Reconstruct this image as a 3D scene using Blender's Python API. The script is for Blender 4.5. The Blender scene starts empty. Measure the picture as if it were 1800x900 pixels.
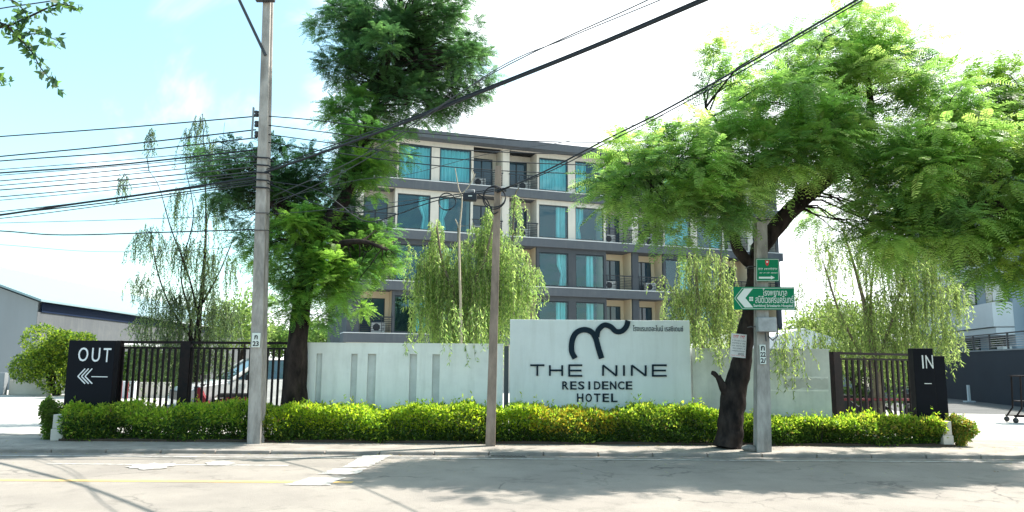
import bpy, bmesh, math, random
import numpy as np
from mathutils import Vector, Matrix, Euler

random.seed(7)
rng = np.random.default_rng(11)
S = bpy.context.scene
C = S.collection
R = math.radians

# ------------------------------------------------------------------ camera
FPX = 1300.0
PITCH, ROLL = math.atan(190.0 / FPX), R(0.38)
CAM = Vector((0, 0, 1.6))
cam_data = bpy.data.cameras.new('camera')
cam_data.sensor_width = 36.0
cam_data.lens = 36.0 * FPX / 1800.0
cam_data.clip_start = 0.05
cam_data.clip_end = 3000
cam = bpy.data.objects.new('camera', cam_data)
C.objects.link(cam)
ROT = Euler((math.pi / 2 + PITCH, 0, 0)).to_matrix() @ Matrix.Rotation(ROLL, 3, 'Z')
cam.matrix_world = Matrix.Translation(CAM) @ ROT.to_4x4()
S.camera = cam

# ------------------------------------------------------------------ light
SUN = Vector((4.5, 2.3, 6.4)).normalized()          # towards the sun
S.view_settings.view_transform = 'Standard'
S.view_settings.look = 'None'
S.view_settings.gamma = 1.0
S.view_settings.exposure = 1.38
world = bpy.data.worlds.new('World')
S.world = world
world.use_nodes = True
wn, wl = world.node_tree.nodes, world.node_tree.links
wn.clear()
w_out = wn.new('ShaderNodeOutputWorld')
w_bg = wn.new('ShaderNodeBackground')
w_bg.inputs['Strength'].default_value = 0.13
sky = wn.new('ShaderNodeTexSky')
sky.sky_type = 'NISHITA'
sky.sun_disc = False
sky.sun_elevation = math.asin(SUN.z)
sky.sun_rotation = math.atan2(SUN.x, SUN.y)
sky.dust_density = 1.5
tc = wn.new('ShaderNodeTexCoord')
cl = wn.new('ShaderNodeTexNoise')
cl.inputs['Scale'].default_value = 2.1
cl.inputs['Detail'].default_value = 6
cl.inputs['Roughness'].default_value = 0.52
cl.inputs['Distortion'].default_value = 0.9
mp = wn.new('ShaderNodeMapping')
mp.inputs['Scale'].default_value = (1.0, 1.0, 2.0)
mp.inputs['Location'].default_value = (0.75, 0.2, 0.4)
wl.new(tc.outputs['Generated'], mp.inputs['Vector'])
wl.new(mp.outputs['Vector'], cl.inputs['Vector'])
dot = wn.new('ShaderNodeVectorMath'); dot.operation = 'DOT_PRODUCT'
dot.inputs[1].default_value = SUN
wl.new(tc.outputs['Generated'], dot.inputs[0])
sepw = wn.new('ShaderNodeSeparateXYZ')
wl.new(tc.outputs['Generated'], sepw.inputs[0])
# cloud cover = noise + brightness around the sun + whitening to the horizon
m1 = wn.new('ShaderNodeMath'); m1.operation = 'MULTIPLY_ADD'
m1.inputs[1].default_value = 0.8
wl.new(dot.outputs['Value'], m1.inputs[0]); wl.new(cl.outputs['Fac'], m1.inputs[2])
m2 = wn.new('ShaderNodeMath'); m2.operation = 'MULTIPLY_ADD'
m2.inputs[1].default_value = -1.0
wl.new(sepw.outputs['Z'], m2.inputs[0]); wl.new(m1.outputs[0], m2.inputs[2])
ramp = wn.new('ShaderNodeMapRange')
ramp.interpolation_type = 'SMOOTHSTEP'
ramp.inputs['From Min'].default_value = 0.43
ramp.inputs['From Max'].default_value = 0.64
ramp.inputs['To Min'].default_value = 0.05
wl.new(m2.outputs[0], ramp.inputs['Value'])
skyb = wn.new('ShaderNodeMix'); skyb.data_type = 'RGBA'; skyb.blend_type = 'MULTIPLY'
skyb.inputs['Factor'].default_value = 1.0
skyb.inputs['B'].default_value = (0.98, 1.22, 1.03, 1)
wl.new(sky.outputs['Color'], skyb.inputs['A'])
wmix = wn.new('ShaderNodeMix'); wmix.data_type = 'RGBA'
wl.new(ramp.outputs['Result'], wmix.inputs['Factor'])
wl.new(skyb.outputs['Result'], wmix.inputs['A'])
wmix.inputs['B'].default_value = (6.3, 6.6, 6.8, 1)
wl.new(wmix.outputs['Result'], w_bg.inputs['Color'])
wl.new(w_bg.outputs[0], w_out.inputs['Surface'])

sl = bpy.data.lights.new('sun', 'SUN')
sl.energy = 4.3
sl.angle = R(0.5)
sl.color = (1.0, 0.95, 0.87)
so = bpy.data.objects.new('sun', sl)
so.rotation_euler = SUN.to_track_quat('Z', 'Y').to_euler()
so.location = (10, 5, 30)
C.objects.link(so)

# ------------------------------------------------------------------ where a pixel of the photograph lies in the place
def ray(px, py):
    return ROT @ Vector(((px - 900) / FPX, (450 - py) / FPX, -1.0))
def P(px, py, Y):
    d = ray(px, py)
    return CAM + d * (Y / d.y)
def G(px, py, z=0.0):
    d = ray(px, py)
    return CAM + d * ((z - CAM.z) / d.z)
def Zat(px, py, Y):
    return P(px, py, Y).z
def Xat(px, py, Y):
    return P(px, py, Y).x
ROAD = -0.06

# ------------------------------------------------------------------ materials
def mat(name, col, rough=0.8, metal=0.0, noise=0.0, nscale=4.0, bump=0.0, bscale=60.0, col2=None, spec=0.4, stretch=(1, 1, 1), thr=(0.35, 0.65)):
    m = bpy.data.materials.new(name); m.use_nodes = True
    n, l = m.node_tree.nodes, m.node_tree.links
    b = n['Principled BSDF']
    b.inputs['Roughness'].default_value = rough
    b.inputs['Metallic'].default_value = metal
    b.inputs['Specular IOR Level'].default_value = spec
    b.inputs['Base Color'].default_value = (*col, 1)
    if noise > 0 or bump > 0:
        t = n.new('ShaderNodeTexCoord'); mpp = n.new('ShaderNodeMapping')
        mpp.inputs['Scale'].default_value = stretch
        l.new(t.outputs['Object'], mpp.inputs['Vector'])
    if noise > 0:
        a = n.new('ShaderNodeTexNoise'); a.inputs['Scale'].default_value = nscale
        a.inputs['Detail'].default_value = 8; a.inputs['Roughness'].default_value = 0.62
        l.new(mpp.outputs[0], a.inputs['Vector'])
        mr = n.new('ShaderNodeMapRange')
        mr.inputs['From Min'].default_value = thr[0]; mr.inputs['From Max'].default_value = thr[1]
        l.new(a.outputs['Fac'], mr.inputs['Value'])
        mx = n.new('ShaderNodeMix'); mx.data_type = 'RGBA'
        c2 = col2 if col2 else tuple(c * (1 - noise) for c in col)
        mx.inputs['A'].default_value = (*col, 1); mx.inputs['B'].default_value = (*c2, 1)
        l.new(mr.outputs[0], mx.inputs['Factor']); l.new(mx.outputs['Result'], b.inputs['Base Color'])
    if bump > 0:
        a2 = n.new('ShaderNodeTexNoise'); a2.inputs['Scale'].default_value = bscale
        a2.inputs['Detail'].default_value = 5
        l.new(mpp.outputs[0], a2.inputs['Vector'])
        bp = n.new('ShaderNodeBump'); bp.inputs['Strength'].default_value = bump
        bp.inputs['Distance'].default_value = 0.02
        l.new(a2.outputs['Fac'], bp.inputs['Height']); l.new(bp.outputs[0], b.inputs['Normal'])
    return m

def leafmat(name, trans=0.45, tcol=(0.95, 1.0, 0.75), rough=0.5):
    m = bpy.data.materials.new(name); m.use_nodes = True
    n, l = m.node_tree.nodes, m.node_tree.links
    b = n['Principled BSDF']; out = n['Material Output']
    b.inputs['Roughness'].default_value = rough
    b.inputs['Specular IOR Level'].default_value = 0.35
    at = n.new('ShaderNodeAttribute'); at.attribute_name = 'Col'
    l.new(at.outputs['Color'], b.inputs['Base Color'])
    tr = n.new('ShaderNodeBsdfTranslucent')
    mu = n.new('ShaderNodeMix'); mu.data_type = 'RGBA'; mu.blend_type = 'MULTIPLY'
    mu.inputs['Factor'].default_value = 1.0
    mu.inputs['B'].default_value = (*[c * 2.2 for c in tcol], 1)
    l.new(at.outputs['Color'], mu.inputs['A']); l.new(mu.outputs['Result'], tr.inputs['Color'])
    mx = n.new('ShaderNodeMixShader'); mx.inputs[0].default_value = trans
    l.new(b.outputs[0], mx.inputs[1]); l.new(tr.outputs[0], mx.inputs[2])
    l.new(mx.outputs[0], out.inputs['Surface'])
    return m

M = {}
M['asphalt'] = mat('asphalt', (0.315, 0.28, 0.24), 0.9, noise=0.3, nscale=0.7, bump=0.5, bscale=90, col2=(0.225, 0.20, 0.175), thr=(0.3, 0.7))
def add_cracks(m, scale, strength, width=.012):
    n, l = m.node_tree.nodes, m.node_tree.links
    b = n['Principled BSDF']; t = n.new('ShaderNodeTexCoord')
    ns = n.new('ShaderNodeTexNoise'); ns.inputs['Scale'].default_value = 1.3; ns.inputs['Detail'].default_value = 6
    l.new(t.outputs['Object'], ns.inputs['Vector'])
    ad = n.new('ShaderNodeVectorMath'); ad.operation = 'MULTIPLY_ADD'; ad.inputs[1].default_value = (1.6, 1.6, 1.6)
    l.new(ns.outputs['Color'], ad.inputs[0]); l.new(t.outputs['Object'], ad.inputs[2])
    v = n.new('ShaderNodeTexVoronoi'); v.feature = 'DISTANCE_TO_EDGE'; v.inputs['Scale'].default_value = scale
    l.new(ad.outputs[0], v.inputs['Vector'])
    mr = n.new('ShaderNodeMapRange'); mr.inputs['From Min'].default_value = 0; mr.inputs['From Max'].default_value = width
    mr.inputs['To Min'].default_value = strength; mr.inputs['To Max'].default_value = 0
    l.new(v.outputs['Distance'], mr.inputs['Value'])
    gate = n.new('ShaderNodeTexNoise'); gate.inputs['Scale'].default_value = .45; l.new(t.outputs['Object'], gate.inputs['Vector'])
    gr_ = n.new('ShaderNodeMapRange'); gr_.inputs['From Min'].default_value = .45; gr_.inputs['From Max'].default_value = .6; l.new(gate.outputs['Fac'], gr_.inputs['Value'])
    mm = n.new('ShaderNodeMath'); mm.operation = 'MULTIPLY'; l.new(mr.outputs[0], mm.inputs[0]); l.new(gr_.outputs[0], mm.inputs[1])
    sp = n.new('ShaderNodeTexNoise'); sp.inputs['Scale'].default_value = 130; sp.inputs['Detail'].default_value = 2; l.new(t.outputs['Object'], sp.inputs['Vector'])
    sr = n.new('ShaderNodeMapRange'); sr.inputs['From Min'].default_value = .3; sr.inputs['From Max'].default_value = .7; sr.inputs['To Min'].default_value = .78; sr.inputs['To Max'].default_value = 1.15; l.new(sp.outputs['Fac'], sr.inputs['Value'])
    st_ = n.new('ShaderNodeTexNoise'); st_.inputs['Scale'].default_value = 2.2; st_.inputs['Detail'].default_value = 7; st_.inputs['Roughness'].default_value = .7; l.new(t.outputs['Object'], st_.inputs['Vector'])
    ss = n.new('ShaderNodeMapRange'); ss.inputs['From Min'].default_value = .56; ss.inputs['From Max'].default_value = .74; ss.inputs['To Min'].default_value = 1; ss.inputs['To Max'].default_value = .66; l.new(st_.outputs['Fac'], ss.inputs['Value'])
    m3 = n.new('ShaderNodeMath'); m3.operation = 'MULTIPLY'; l.new(sr.outputs[0], m3.inputs[0]); l.new(ss.outputs[0], m3.inputs[1])
    src = b.inputs['Base Color'].links[0].from_socket
    sc = n.new('ShaderNodeVectorMath'); sc.operation = 'SCALE'; l.new(src, sc.inputs[0]); l.new(m3.outputs[0], sc.inputs['Scale'])
    mx = n.new('ShaderNodeMix'); mx.data_type = 'RGBA'; mx.inputs['B'].default_value = (.10, .09, .08, 1)
    l.new(mm.outputs[0], mx.inputs['Factor']); l.new(sc.outputs[0], mx.inputs['A']); l.new(mx.outputs['Result'], b.inputs['Base Color'])
add_cracks(M['asphalt'], .5, .85, .02)
def add_dirt(m, amt=.35, splash=.35):
    n, l = m.node_tree.nodes, m.node_tree.links; b = n['Principled BSDF']; t = n.new('ShaderNodeTexCoord')
    def nz(sc, stretch, lo, hi_, detail=6):
        mp_ = n.new('ShaderNodeMapping'); mp_.inputs['Scale'].default_value = stretch; l.new(t.outputs['Object'], mp_.inputs['Vector'])
        a = n.new('ShaderNodeTexNoise'); a.inputs['Scale'].default_value = sc; a.inputs['Detail'].default_value = detail; a.inputs['Roughness'].default_value = .65
        l.new(mp_.outputs[0], a.inputs['Vector']); q = n.new('ShaderNodeMapRange'); q.inputs['From Min'].default_value = lo; q.inputs['From Max'].default_value = hi_
        l.new(a.outputs['Fac'], q.inputs['Value']); return q.outputs[0]
    s1 = nz(3.2, (1.6, 1.6, .16), .50, .78); s2 = nz(1.1, (1, 1, 1.4), .48, .75); s3 = nz(9, (1, 1, 1), .55, .75)
    def op(o_, a, c):
        x_ = n.new('ShaderNodeMath'); x_.operation = o_
        for i_, v_ in enumerate((a, c)):
            if isinstance(v_, (int, float)): x_.inputs[i_].default_value = v_
            else: l.new(v_, x_.inputs[i_])
        return x_.outputs[0]
    tot = op('ADD', op('MULTIPLY', s1, amt), op('ADD', op('MULTIPLY', s2, amt * .6), op('MULTIPLY', s3, amt * .3)))
    src = b.inputs['Base Color'].links[0].from_socket
    mx = n.new('ShaderNodeMix'); mx.data_type = 'RGBA'; mx.inputs['B'].default_value = (.26, .27, .24, 1); mx.clamp_factor = True
    l.new(tot, mx.inputs['Factor']); l.new(src, mx.inputs['A']); l.new(mx.outputs['Result'], b.inputs['Base Color'])
M['pavement'] = mat('pavement_concrete', (0.36, 0.32, 0.275), 0.9, noise=0.3, nscale=2.0, bump=0.4, bscale=40, col2=(0.23, 0.205, 0.18))
add_cracks(M['pavement'], .8, .6)
M['lot'] = mat('lot_concrete', (0.52, 0.50, 0.46), 0.9, noise=0.2, nscale=0.5, bump=0.2)
M['lotdark'] = mat('lot_dark_ground', (0.12, 0.12, 0.115), 0.9, noise=0.3, nscale=0.8, bump=0.3)
M['ground'] = mat('dry_ground', (0.22, 0.20, 0.15), 0.95, noise=0.4, nscale=0.3)
M['soil'] = mat('bed_soil', (0.07, 0.05, 0.035), 0.95, noise=0.4, nscale=8, bump=0.6)
M['kerb'] = mat('kerb_concrete', (0.27, 0.245, 0.22), 0.9, noise=0.35, nscale=3, bump=0.4)
M['wpaint'] = mat('white_road_paint', (0.44, 0.42, 0.39), 0.8, noise=0.4, nscale=11, col2=(0.29, 0.265, 0.235), thr=(.46, .60))
M['ypaint'] = mat('yellow_road_paint', (0.58, 0.38, 0.14), 0.8, noise=0.4, nscale=9, col2=(0.34, 0.27, 0.18), thr=(.50, .66))
M['wall'] = mat('painted_wall', (0.77, 0.79, 0.775), 0.75, noise=0.12, nscale=1.6, bump=0.12, bscale=30, stretch=(1, 1, .35))
M['wallb'] = mat('old_painted_wall', (0.64, 0.65, 0.61), 0.8, noise=0.2, nscale=1.3, bump=0.15, bscale=30, col2=(0.46, 0.48, 0.46))
M['patchw'] = mat('patched_wall', (0.49, 0.49, 0.46), 0.85, noise=0.25, nscale=2)
M['patch'] = mat('slot_shade_grey', (0.60, 0.62, 0.61), 0.85, noise=0.2, nscale=3)  # darker than the wall: recess shade put into the colour
M['board'] = mat('sign_board_paint', (0.68, 0.73, 0.74), 0.6, noise=0.08, nscale=1.5, stretch=(1, 1, .3))
M['letter'] = mat('navy_letter', (0.006, 0.018, 0.032), 0.6, spec=0.15)
M['blackpaint'] = mat('black_paint', (0.006, 0.007, 0.012), 0.6, spec=0.12, noise=0.2, nscale=3)
M['bar'] = mat('black_steel', (0.007, 0.007, 0.009), 0.6, spec=0.15, noise=0.3, nscale=9, col2=(0.02, 0.012, 0.012))
M['whitel'] = mat('white_letter', (0.75, 0.76, 0.78), 0.5)
M['slate'] = mat('slate_paint', (0.062, 0.068, 0.078), 0.8, noise=0.12, nscale=0.6)
M['slate2'] = mat('slate_band', (0.095, 0.103, 0.118), 0.8, noise=0.1, nscale=0.6)
M['cream'] = mat('cream_paint', (0.62, 0.57, 0.50), 0.8, noise=0.08, nscale=0.7)
M['tan'] = mat('tan_paint', (0.66, 0.54, 0.38), 0.8, noise=0.08, nscale=0.7)
M['ledge'] = mat('ledge_white', (0.6, 0.6, 0.6), 0.8)
add_dirt(M['wall'], .27); add_dirt(M['wallb'], .40); add_dirt(M['board'], .22); add_dirt(M['cream'], .3); add_dirt(M['slate2'], .15); add_dirt(M['slate'], .10)
M['ledge2'] = mat('fresh_filler', (0.74, 0.74, 0.70), 0.85, noise=0.2, nscale=6)
M['frame'] = mat('window_frame', (0.012, 0.022, 0.03), 0.4)
M['curtain'] = mat('turquoise_curtain', (0.30, 0.70, 0.68), 0.9, noise=.35, nscale=3, stretch=(6, 1, .3))
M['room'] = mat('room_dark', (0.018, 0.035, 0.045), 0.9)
M['acwhite'] = mat('ac_casing', (0.62, 0.61, 0.58), 0.5)
M['acdark'] = mat('ac_grille', (0.02, 0.02, 0.025), 0.5)
M['rail'] = mat('railing_steel', (0.018, 0.022, 0.03), 0.5)
M['pole'] = mat('concrete_pole', (0.42, 0.39, 0.36), 0.9, noise=0.45, nscale=5, bump=0.5, bscale=45, col2=(0.20, 0.185, 0.17), stretch=(1, 1, .3))
M['polebrown'] = mat('weathered_pole', (0.33, 0.25, 0.20), 0.9, noise=0.45, nscale=6, bump=0.4, bscale=45, stretch=(1, 1, .3))
M['cable'] = mat('cable_rubber', (0.012, 0.016, 0.024), 0.6)
M['cablethin'] = mat('thin_cable', (0.05, 0.055, 0.065), 0.6)
M['steel'] = mat('galvanised_steel', (0.34, 0.35, 0.36), 0.5, metal=0.5, noise=0.3, nscale=6)
M['darksteel'] = mat('dark_steel', (0.05, 0.05, 0.055), 0.5, metal=0.4)
M['green'] = mat('sign_green', (0.002, 0.17, 0.075), 0.6, spec=.15)
M['signwhite'] = mat('sign_white', (0.62, 0.66, 0.62), 0.4)
M['red'] = mat('red_print', (0.55, 0.02, 0.03), 0.6)
M['ink'] = mat('black_print', (0.015, 0.015, 0.018), 0.6)
M['paper'] = mat('paper', (0.62, 0.60, 0.58), 0.8, noise=0.1, nscale=12)
M['bark'] = mat('dark_bark', (0.05, 0.038, 0.034), 0.95, spec=.1, noise=0.5, nscale=6, bump=1.0, bscale=18, col2=(0.012, 0.010, 0.010), stretch=(1, 1, .4))
M['barkp'] = mat('pale_bark', (0.22, 0.18, 0.13), 0.9, noise=0.4, nscale=8)
M['twig'] = mat('pale_twig', (0.42, 0.36, 0.28), 0.9)
M['leaf'] = leafmat('leaf', 0.56)
M['leafdark'] = leafmat('leaf_dense', 0.3, (0.8, 1.0, 0.6))
M['carpaint'] = mat('white_car_paint', (0.60, 0.61, 0.62), 0.25, spec=0.6)
M['glass'] = mat('dark_glass', (0.02, 0.05, 0.075), 0.05, spec=0.7)
M['tyre'] = mat('tyre_rubber', (0.015, 0.015, 0.015), 0.85)
M['rim'] = mat('wheel_rim', (0.4, 0.4, 0.42), 0.35, metal=0.7)
M['redpaint'] = mat('red_paint', (0.16, 0.006, 0.014), 0.5)
M['cladding'] = mat('cladding_darkened_for_sun', (0.105, 0.115, 0.125), 0.8, spec=.15, noise=0.12, nscale=0.5, stretch=(1, 1, .2))  # side wall colour darkened to offset the sunlight falling on it
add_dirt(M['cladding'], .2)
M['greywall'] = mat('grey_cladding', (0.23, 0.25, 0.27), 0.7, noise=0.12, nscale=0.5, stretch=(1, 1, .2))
M['roof'] = mat('pale_metal_roof', (0.20, 0.29, 0.32), 0.6)
M['blueband'] = mat('navy_trim', (0.008, 0.018, 0.045), 0.7, spec=.1)
M['bluegrey'] = mat('blue_grey_render', (0.30, 0.36, 0.42), 0.8, noise=0.08, nscale=0.4)
M['bluedark'] = mat('deep_blue_grey_render', (0.16, 0.21, 0.27), 0.8, noise=0.08, nscale=0.4)
M['offwhite'] = mat('off_white_render', (0.62, 0.64, 0.66), 0.8, noise=0.1, nscale=0.6)
M['darkwall'] = mat('charcoal_wall', (0.028, 0.036, 0.05), 0.85, noise=0.15, nscale=0.5)
M['planter'] = mat('planter_wall', (0.55, 0.50, 0.44), 0.85, noise=0.15, nscale=2)
M['iron'] = mat('cast_iron', (0.03, 0.028, 0.026), 0.7)
# window glass: see through, tinted, with a fresnel reflection
gm = bpy.data.materials.new('window_glass'); gm.use_nodes = True
_n, _l = gm.node_tree.nodes, gm.node_tree.links
_n.remove(_n['Principled BSDF'])
_tr = _n.new('ShaderNodeBsdfTransparent'); _tr.inputs[0].default_value = (0.60, 0.80, 0.84, 1)
_gl = _n.new('ShaderNodeBsdfGlossy'); _gl.inputs['Roughness'].default_value = 0.03
_gl.inputs['Color'].default_value = (0.55, 0.8, 0.9, 1)
_nb = _n.new('ShaderNodeTexNoise'); _nb.inputs['Scale'].default_value = .9; _tb = _n.new('ShaderNodeTexCoord'); _l.new(_tb.outputs['Object'], _nb.inputs['Vector'])
_bb = _n.new('ShaderNodeBump'); _bb.inputs['Strength'].default_value = .25; _bb.inputs['Distance'].default_value = .15; _l.new(_nb.outputs['Fac'], _bb.inputs['Height']); _l.new(_bb.outputs[0], _gl.inputs['Normal'])
_mx = _n.new('ShaderNodeMixShader'); _mx.inputs[0].default_value = 0.09
_l.new(_tr.outputs[0], _mx.inputs[1]); _l.new(_gl.outputs[0], _mx.inputs[2])
_l.new(_mx.outputs[0], _n['Material Output'].inputs['Surface'])
M['wglass'] = gm

# ------------------------------------------------------------------ builders
def tag(o, label=None, cat=None, group=None, kind=None):
    if label: o['label'] = label
    if cat: o['category'] = cat
    if group: o['group'] = group
    if kind: o['kind'] = kind
    return o
def link(name, me, parent=None, loc=None):
    o = bpy.data.objects.new(name, me)
    C.objects.link(o)
    if parent is not None: o.parent = parent
    if loc is not None: o.location = loc
    return o
def empty(name, loc=(0, 0, 0), rz=0.0, parent=None):
    o = bpy.data.objects.new(name, None)
    o.empty_display_size = 0.3
    C.objects.link(o); o.location = loc; o.rotation_euler = (0, 0, rz)
    if parent is not None: o.parent = parent
    return o
def copy_tree(o, parent=None):
    c = o.copy(); C.objects.link(c)
    if parent is not None: c.parent = parent
    for ch in list(o.children): copy_tree(ch, c)
    return c

class MB:
    def __init__(s): s.v, s.f, s.m, s.sm = [], [], [], []
    def add(s, vs, fs, m=0, smooth=False):
        k = len(s.v); s.v += [tuple(v) for v in vs]
        for f in fs:
            s.f.append(tuple(i + k for i in f)); s.m.append(m); s.sm.append(smooth)
        return s
    def box(s, x0, x1, y0, y1, z0, z1, m=0):
        v = [(x0, y0, z0), (x1, y0, z0), (x1, y1, z0), (x0, y1, z0), (x0, y0, z1), (x1, y0, z1), (x1, y1, z1), (x0, y1, z1)]
        return s.add(v, [(0, 3, 2, 1), (4, 5, 6, 7), (0, 1, 5, 4), (1, 2, 6, 5), (2, 3, 7, 6), (3, 0, 4, 7)], m)
    def bbox(s, x0, x1, y0, y1, z0, z1, b=0.02, m=0):
        bm = bmesh.new(); bmesh.ops.create_cube(bm, size=1.0)
        for v in bm.verts:
            v.co = Vector(((x0 + x1) / 2 + v.co.x * (x1 - x0), (y0 + y1) / 2 + v.co.y * (y1 - y0), (z0 + z1) / 2 + v.co.z * (z1 - z0)))
        bmesh.ops.bevel(bm, geom=bm.edges[:] , offset=b, segments=2, profile=0.5, affect='EDGES')
        bm.verts.index_update()
        s.add([v.co for v in bm.verts], [[v.index for v in f.verts] for f in bm.faces], m)
        bm.free(); return s
    def tube(s, pts, rad, n=8, m=0, smooth=True, caps=True):
        pts = [Vector(p) for p in pts]
        if not hasattr(rad, '__len__'): rad = [rad] * len(pts)
        rings = []; up = None
        for i, p in enumerate(pts):
            d = (pts[min(i + 1, len(pts) - 1)] - pts[max(i - 1, 0)])
            if d.length < 1e-9: d = Vector((0, 0, 1))
            d.normalize()
            if up is None:
                up = d.cross(Vector((0, 1, 0)) if abs(d.y) < .9 else Vector((1, 0, 0))).normalized()
            else:
                up = (up - d * up.dot(d)).normalized()
            w = d.cross(up)
            rings.append([p + (up * math.cos(2 * math.pi * k / n) + w * math.sin(2 * math.pi * k / n)) * rad[i] for k in range(n)])
        vs = [v for r in rings for v in r]; fs = []
        for i in range(len(pts) - 1):
            for k in range(n):
                fs.append((i * n + k, i * n + (k + 1) % n, (i + 1) * n + (k + 1) % n, (i + 1) * n + k))
        s.add(vs, fs, m, smooth)
        if caps:
            s.add(rings[0], [tuple(range(n))[::-1]], m); s.add(rings[-1], [tuple(range(n))], m)
        return s
    def lathe(s, prof, cx, cy, axis='z', n=20, m=0):
        # prof: list of (r, h)
        vs = []
        for r, h in prof:
            for k in range(n):
                a = 2 * math.pi * k / n
                if axis == 'z': vs.append((cx + r * math.cos(a), cy + r * math.sin(a), h))
                elif axis == 'y': vs.append((cx + r * math.cos(a), h, cy + r * math.sin(a)))
        fs = []
        for i in range(len(prof) - 1):
            for k in range(n):
                fs.append((i * n + k, i * n + (k + 1) % n, (i + 1) * n + (k + 1) % n, (i + 1) * n + k))
        return s.add(vs, fs, m, True)
    def prism(s, poly, y0, y1, m=0):       # polygon in x,z extruded along y
        n = len(poly)
        vs = [(x, y0, z) for x, z in poly] + [(x, y1, z) for x, z in poly]
        fs = [tuple(range(n)), tuple(range(2 * n - 1, n - 1, -1))]
        fs += [(i, i + n, (i + 1) % n + n, (i + 1) % n) for i in range(n)]
        return s.add(vs, fs, m)
    def mesh(s, name, mats):
        me = bpy.data.meshes.new(name)
        me.from_pydata(s.v, [], s.f)
        for x in (mats if isinstance(mats, (list, tuple)) else [mats]): me.materials.append(x)
        me.polygons.foreach_set('material_index', s.m)
        me.polygons.foreach_set('use_smooth', s.sm)
        me.update()
        bm = bmesh.new(); bm.from_mesh(me); bmesh.ops.recalc_face_normals(bm, faces=bm.faces[:]); bm.to_mesh(me); bm.free()
        return me
    def build(s, name, mats, parent=None, loc=None):
        return link(name, s.mesh(name, mats), parent, loc)

def sheet(name, pts, z, m, kind='structure', parent=None):
    b = MB(); b.add([(x, y, z) for x, y in pts], [tuple(range(len(pts)))])
    o = b.build(name, m, parent)
    if kind: o['kind'] = kind
    return o

def catmull(pts, n=8):
    pts = [Vector(p) for p in pts]; out = []
    q = [pts[0] * 2 - pts[1]] + pts + [pts[-1] * 2 - pts[-2]]
    for i in range(1, len(q) - 2):
        a, b, c, d = q[i - 1], q[i], q[i + 1], q[i + 2]
        for k in range(n):
            t = k / n
            out.append(0.5 * ((2 * b) + (c - a) * t + (2 * a - 5 * b + 4 * c - d) * t * t + (3 * b - a - 3 * c + d) * t ** 3))
    out.append(pts[-1]); return out

# ---- lettering
THAI = None
try:
    import os
    fp = os.path.join(bpy.utils.system_resource('DATAFILES', path='fonts'), 'NotoSansThai-VariableFont_wdth,wght.woff2')
except Exception:
    fp = None
def text_mesh(txt, height, mt, ext=0.0, bold=0.0, sx=1.0, spacing=1.0):
    cu = bpy.data.curves.new('lettering', 'FONT')
    cu.body = txt; cu.size = height / 0.72; cu.extrude = ext; cu.offset = bold
    cu.resolution_u = 3; cu.space_character = spacing
    cu.align_x = 'CENTER'; cu.align_y = 'BOTTOM_BASELINE'
    o = bpy.data.objects.new('lettering', cu); C.objects.link(o)
    dg = bpy.context.evaluated_depsgraph_get(); dg.update()
    me = bpy.data.meshes.new_from_object(o.evaluated_get(dg))
    bpy.data.objects.remove(o); bpy.data.curves.remove(cu)
    # x right, z up, facing -y
    for v in me.vertices:
        x, y, z = v.co; v.co = (x * sx, -z, y)
    me.materials.clear(); me.materials.append(mt)
    return me
def fit_text(name, txt, w, h, mt, parent, loc, ext=0.0, bold=0.0, rz=0.0):
    me = text_mesh(txt, h, mt, ext, bold)
    if len(me.vertices):
        xs = [v.co.x for v in me.vertices]; zs = [v.co.z for v in me.vertices]
        kx = w / max(1e-6, max(xs) - min(xs)); kz = h / max(1e-6, max(zs) - min(zs))
        cx = (max(xs) + min(xs)) / 2; cz = (max(zs) + min(zs)) / 2
        for v in me.vertices: v.co.x = (v.co.x - cx) * kx; v.co.z = (v.co.z - cz) * kz
    o = link(name, me, parent, loc); o.rotation_euler = (0, 0, rz)
    return o

# ---- foliage: many small leaf faces, one mesh, colour per leaf
def leaf_object(name, quads, cols, mt, parent=None):
    """quads (N,4,3), cols (N,3)"""
    N = len(quads)
    me = bpy.data.meshes.new(name)
    me.vertices.add(N * 4); me.loops.add(N * 4); me.polygons.add(N)
    me.vertices.foreach_set('co', np.ascontiguousarray(quads, dtype=np.float32).ravel())
    me.loops.foreach_set('vertex_index', np.arange(N * 4, dtype=np.int32))
    me.polygons.foreach_set('loop_start', np.arange(0, N * 4, 4, dtype=np.int32))
    me.polygons.foreach_set('loop_total', np.full(N, 4, dtype=np.int32))
    ca = me.color_attributes.new('Col', 'FLOAT_COLOR', 'POINT')
    cc = np.ones((N, 4, 4), dtype=np.float32); cc[:, :, :3] = cols[:, None, :]
    ca.data.foreach_set('color', cc.ravel())
    me.materials.append(mt); me.update(); me.validate()
    o = link(name, me, parent); o['kind'] = 'stuff'
    return o
def unit(a): return a / np.maximum(1e-9, np.linalg.norm(a, axis=-1, keepdims=True))
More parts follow.
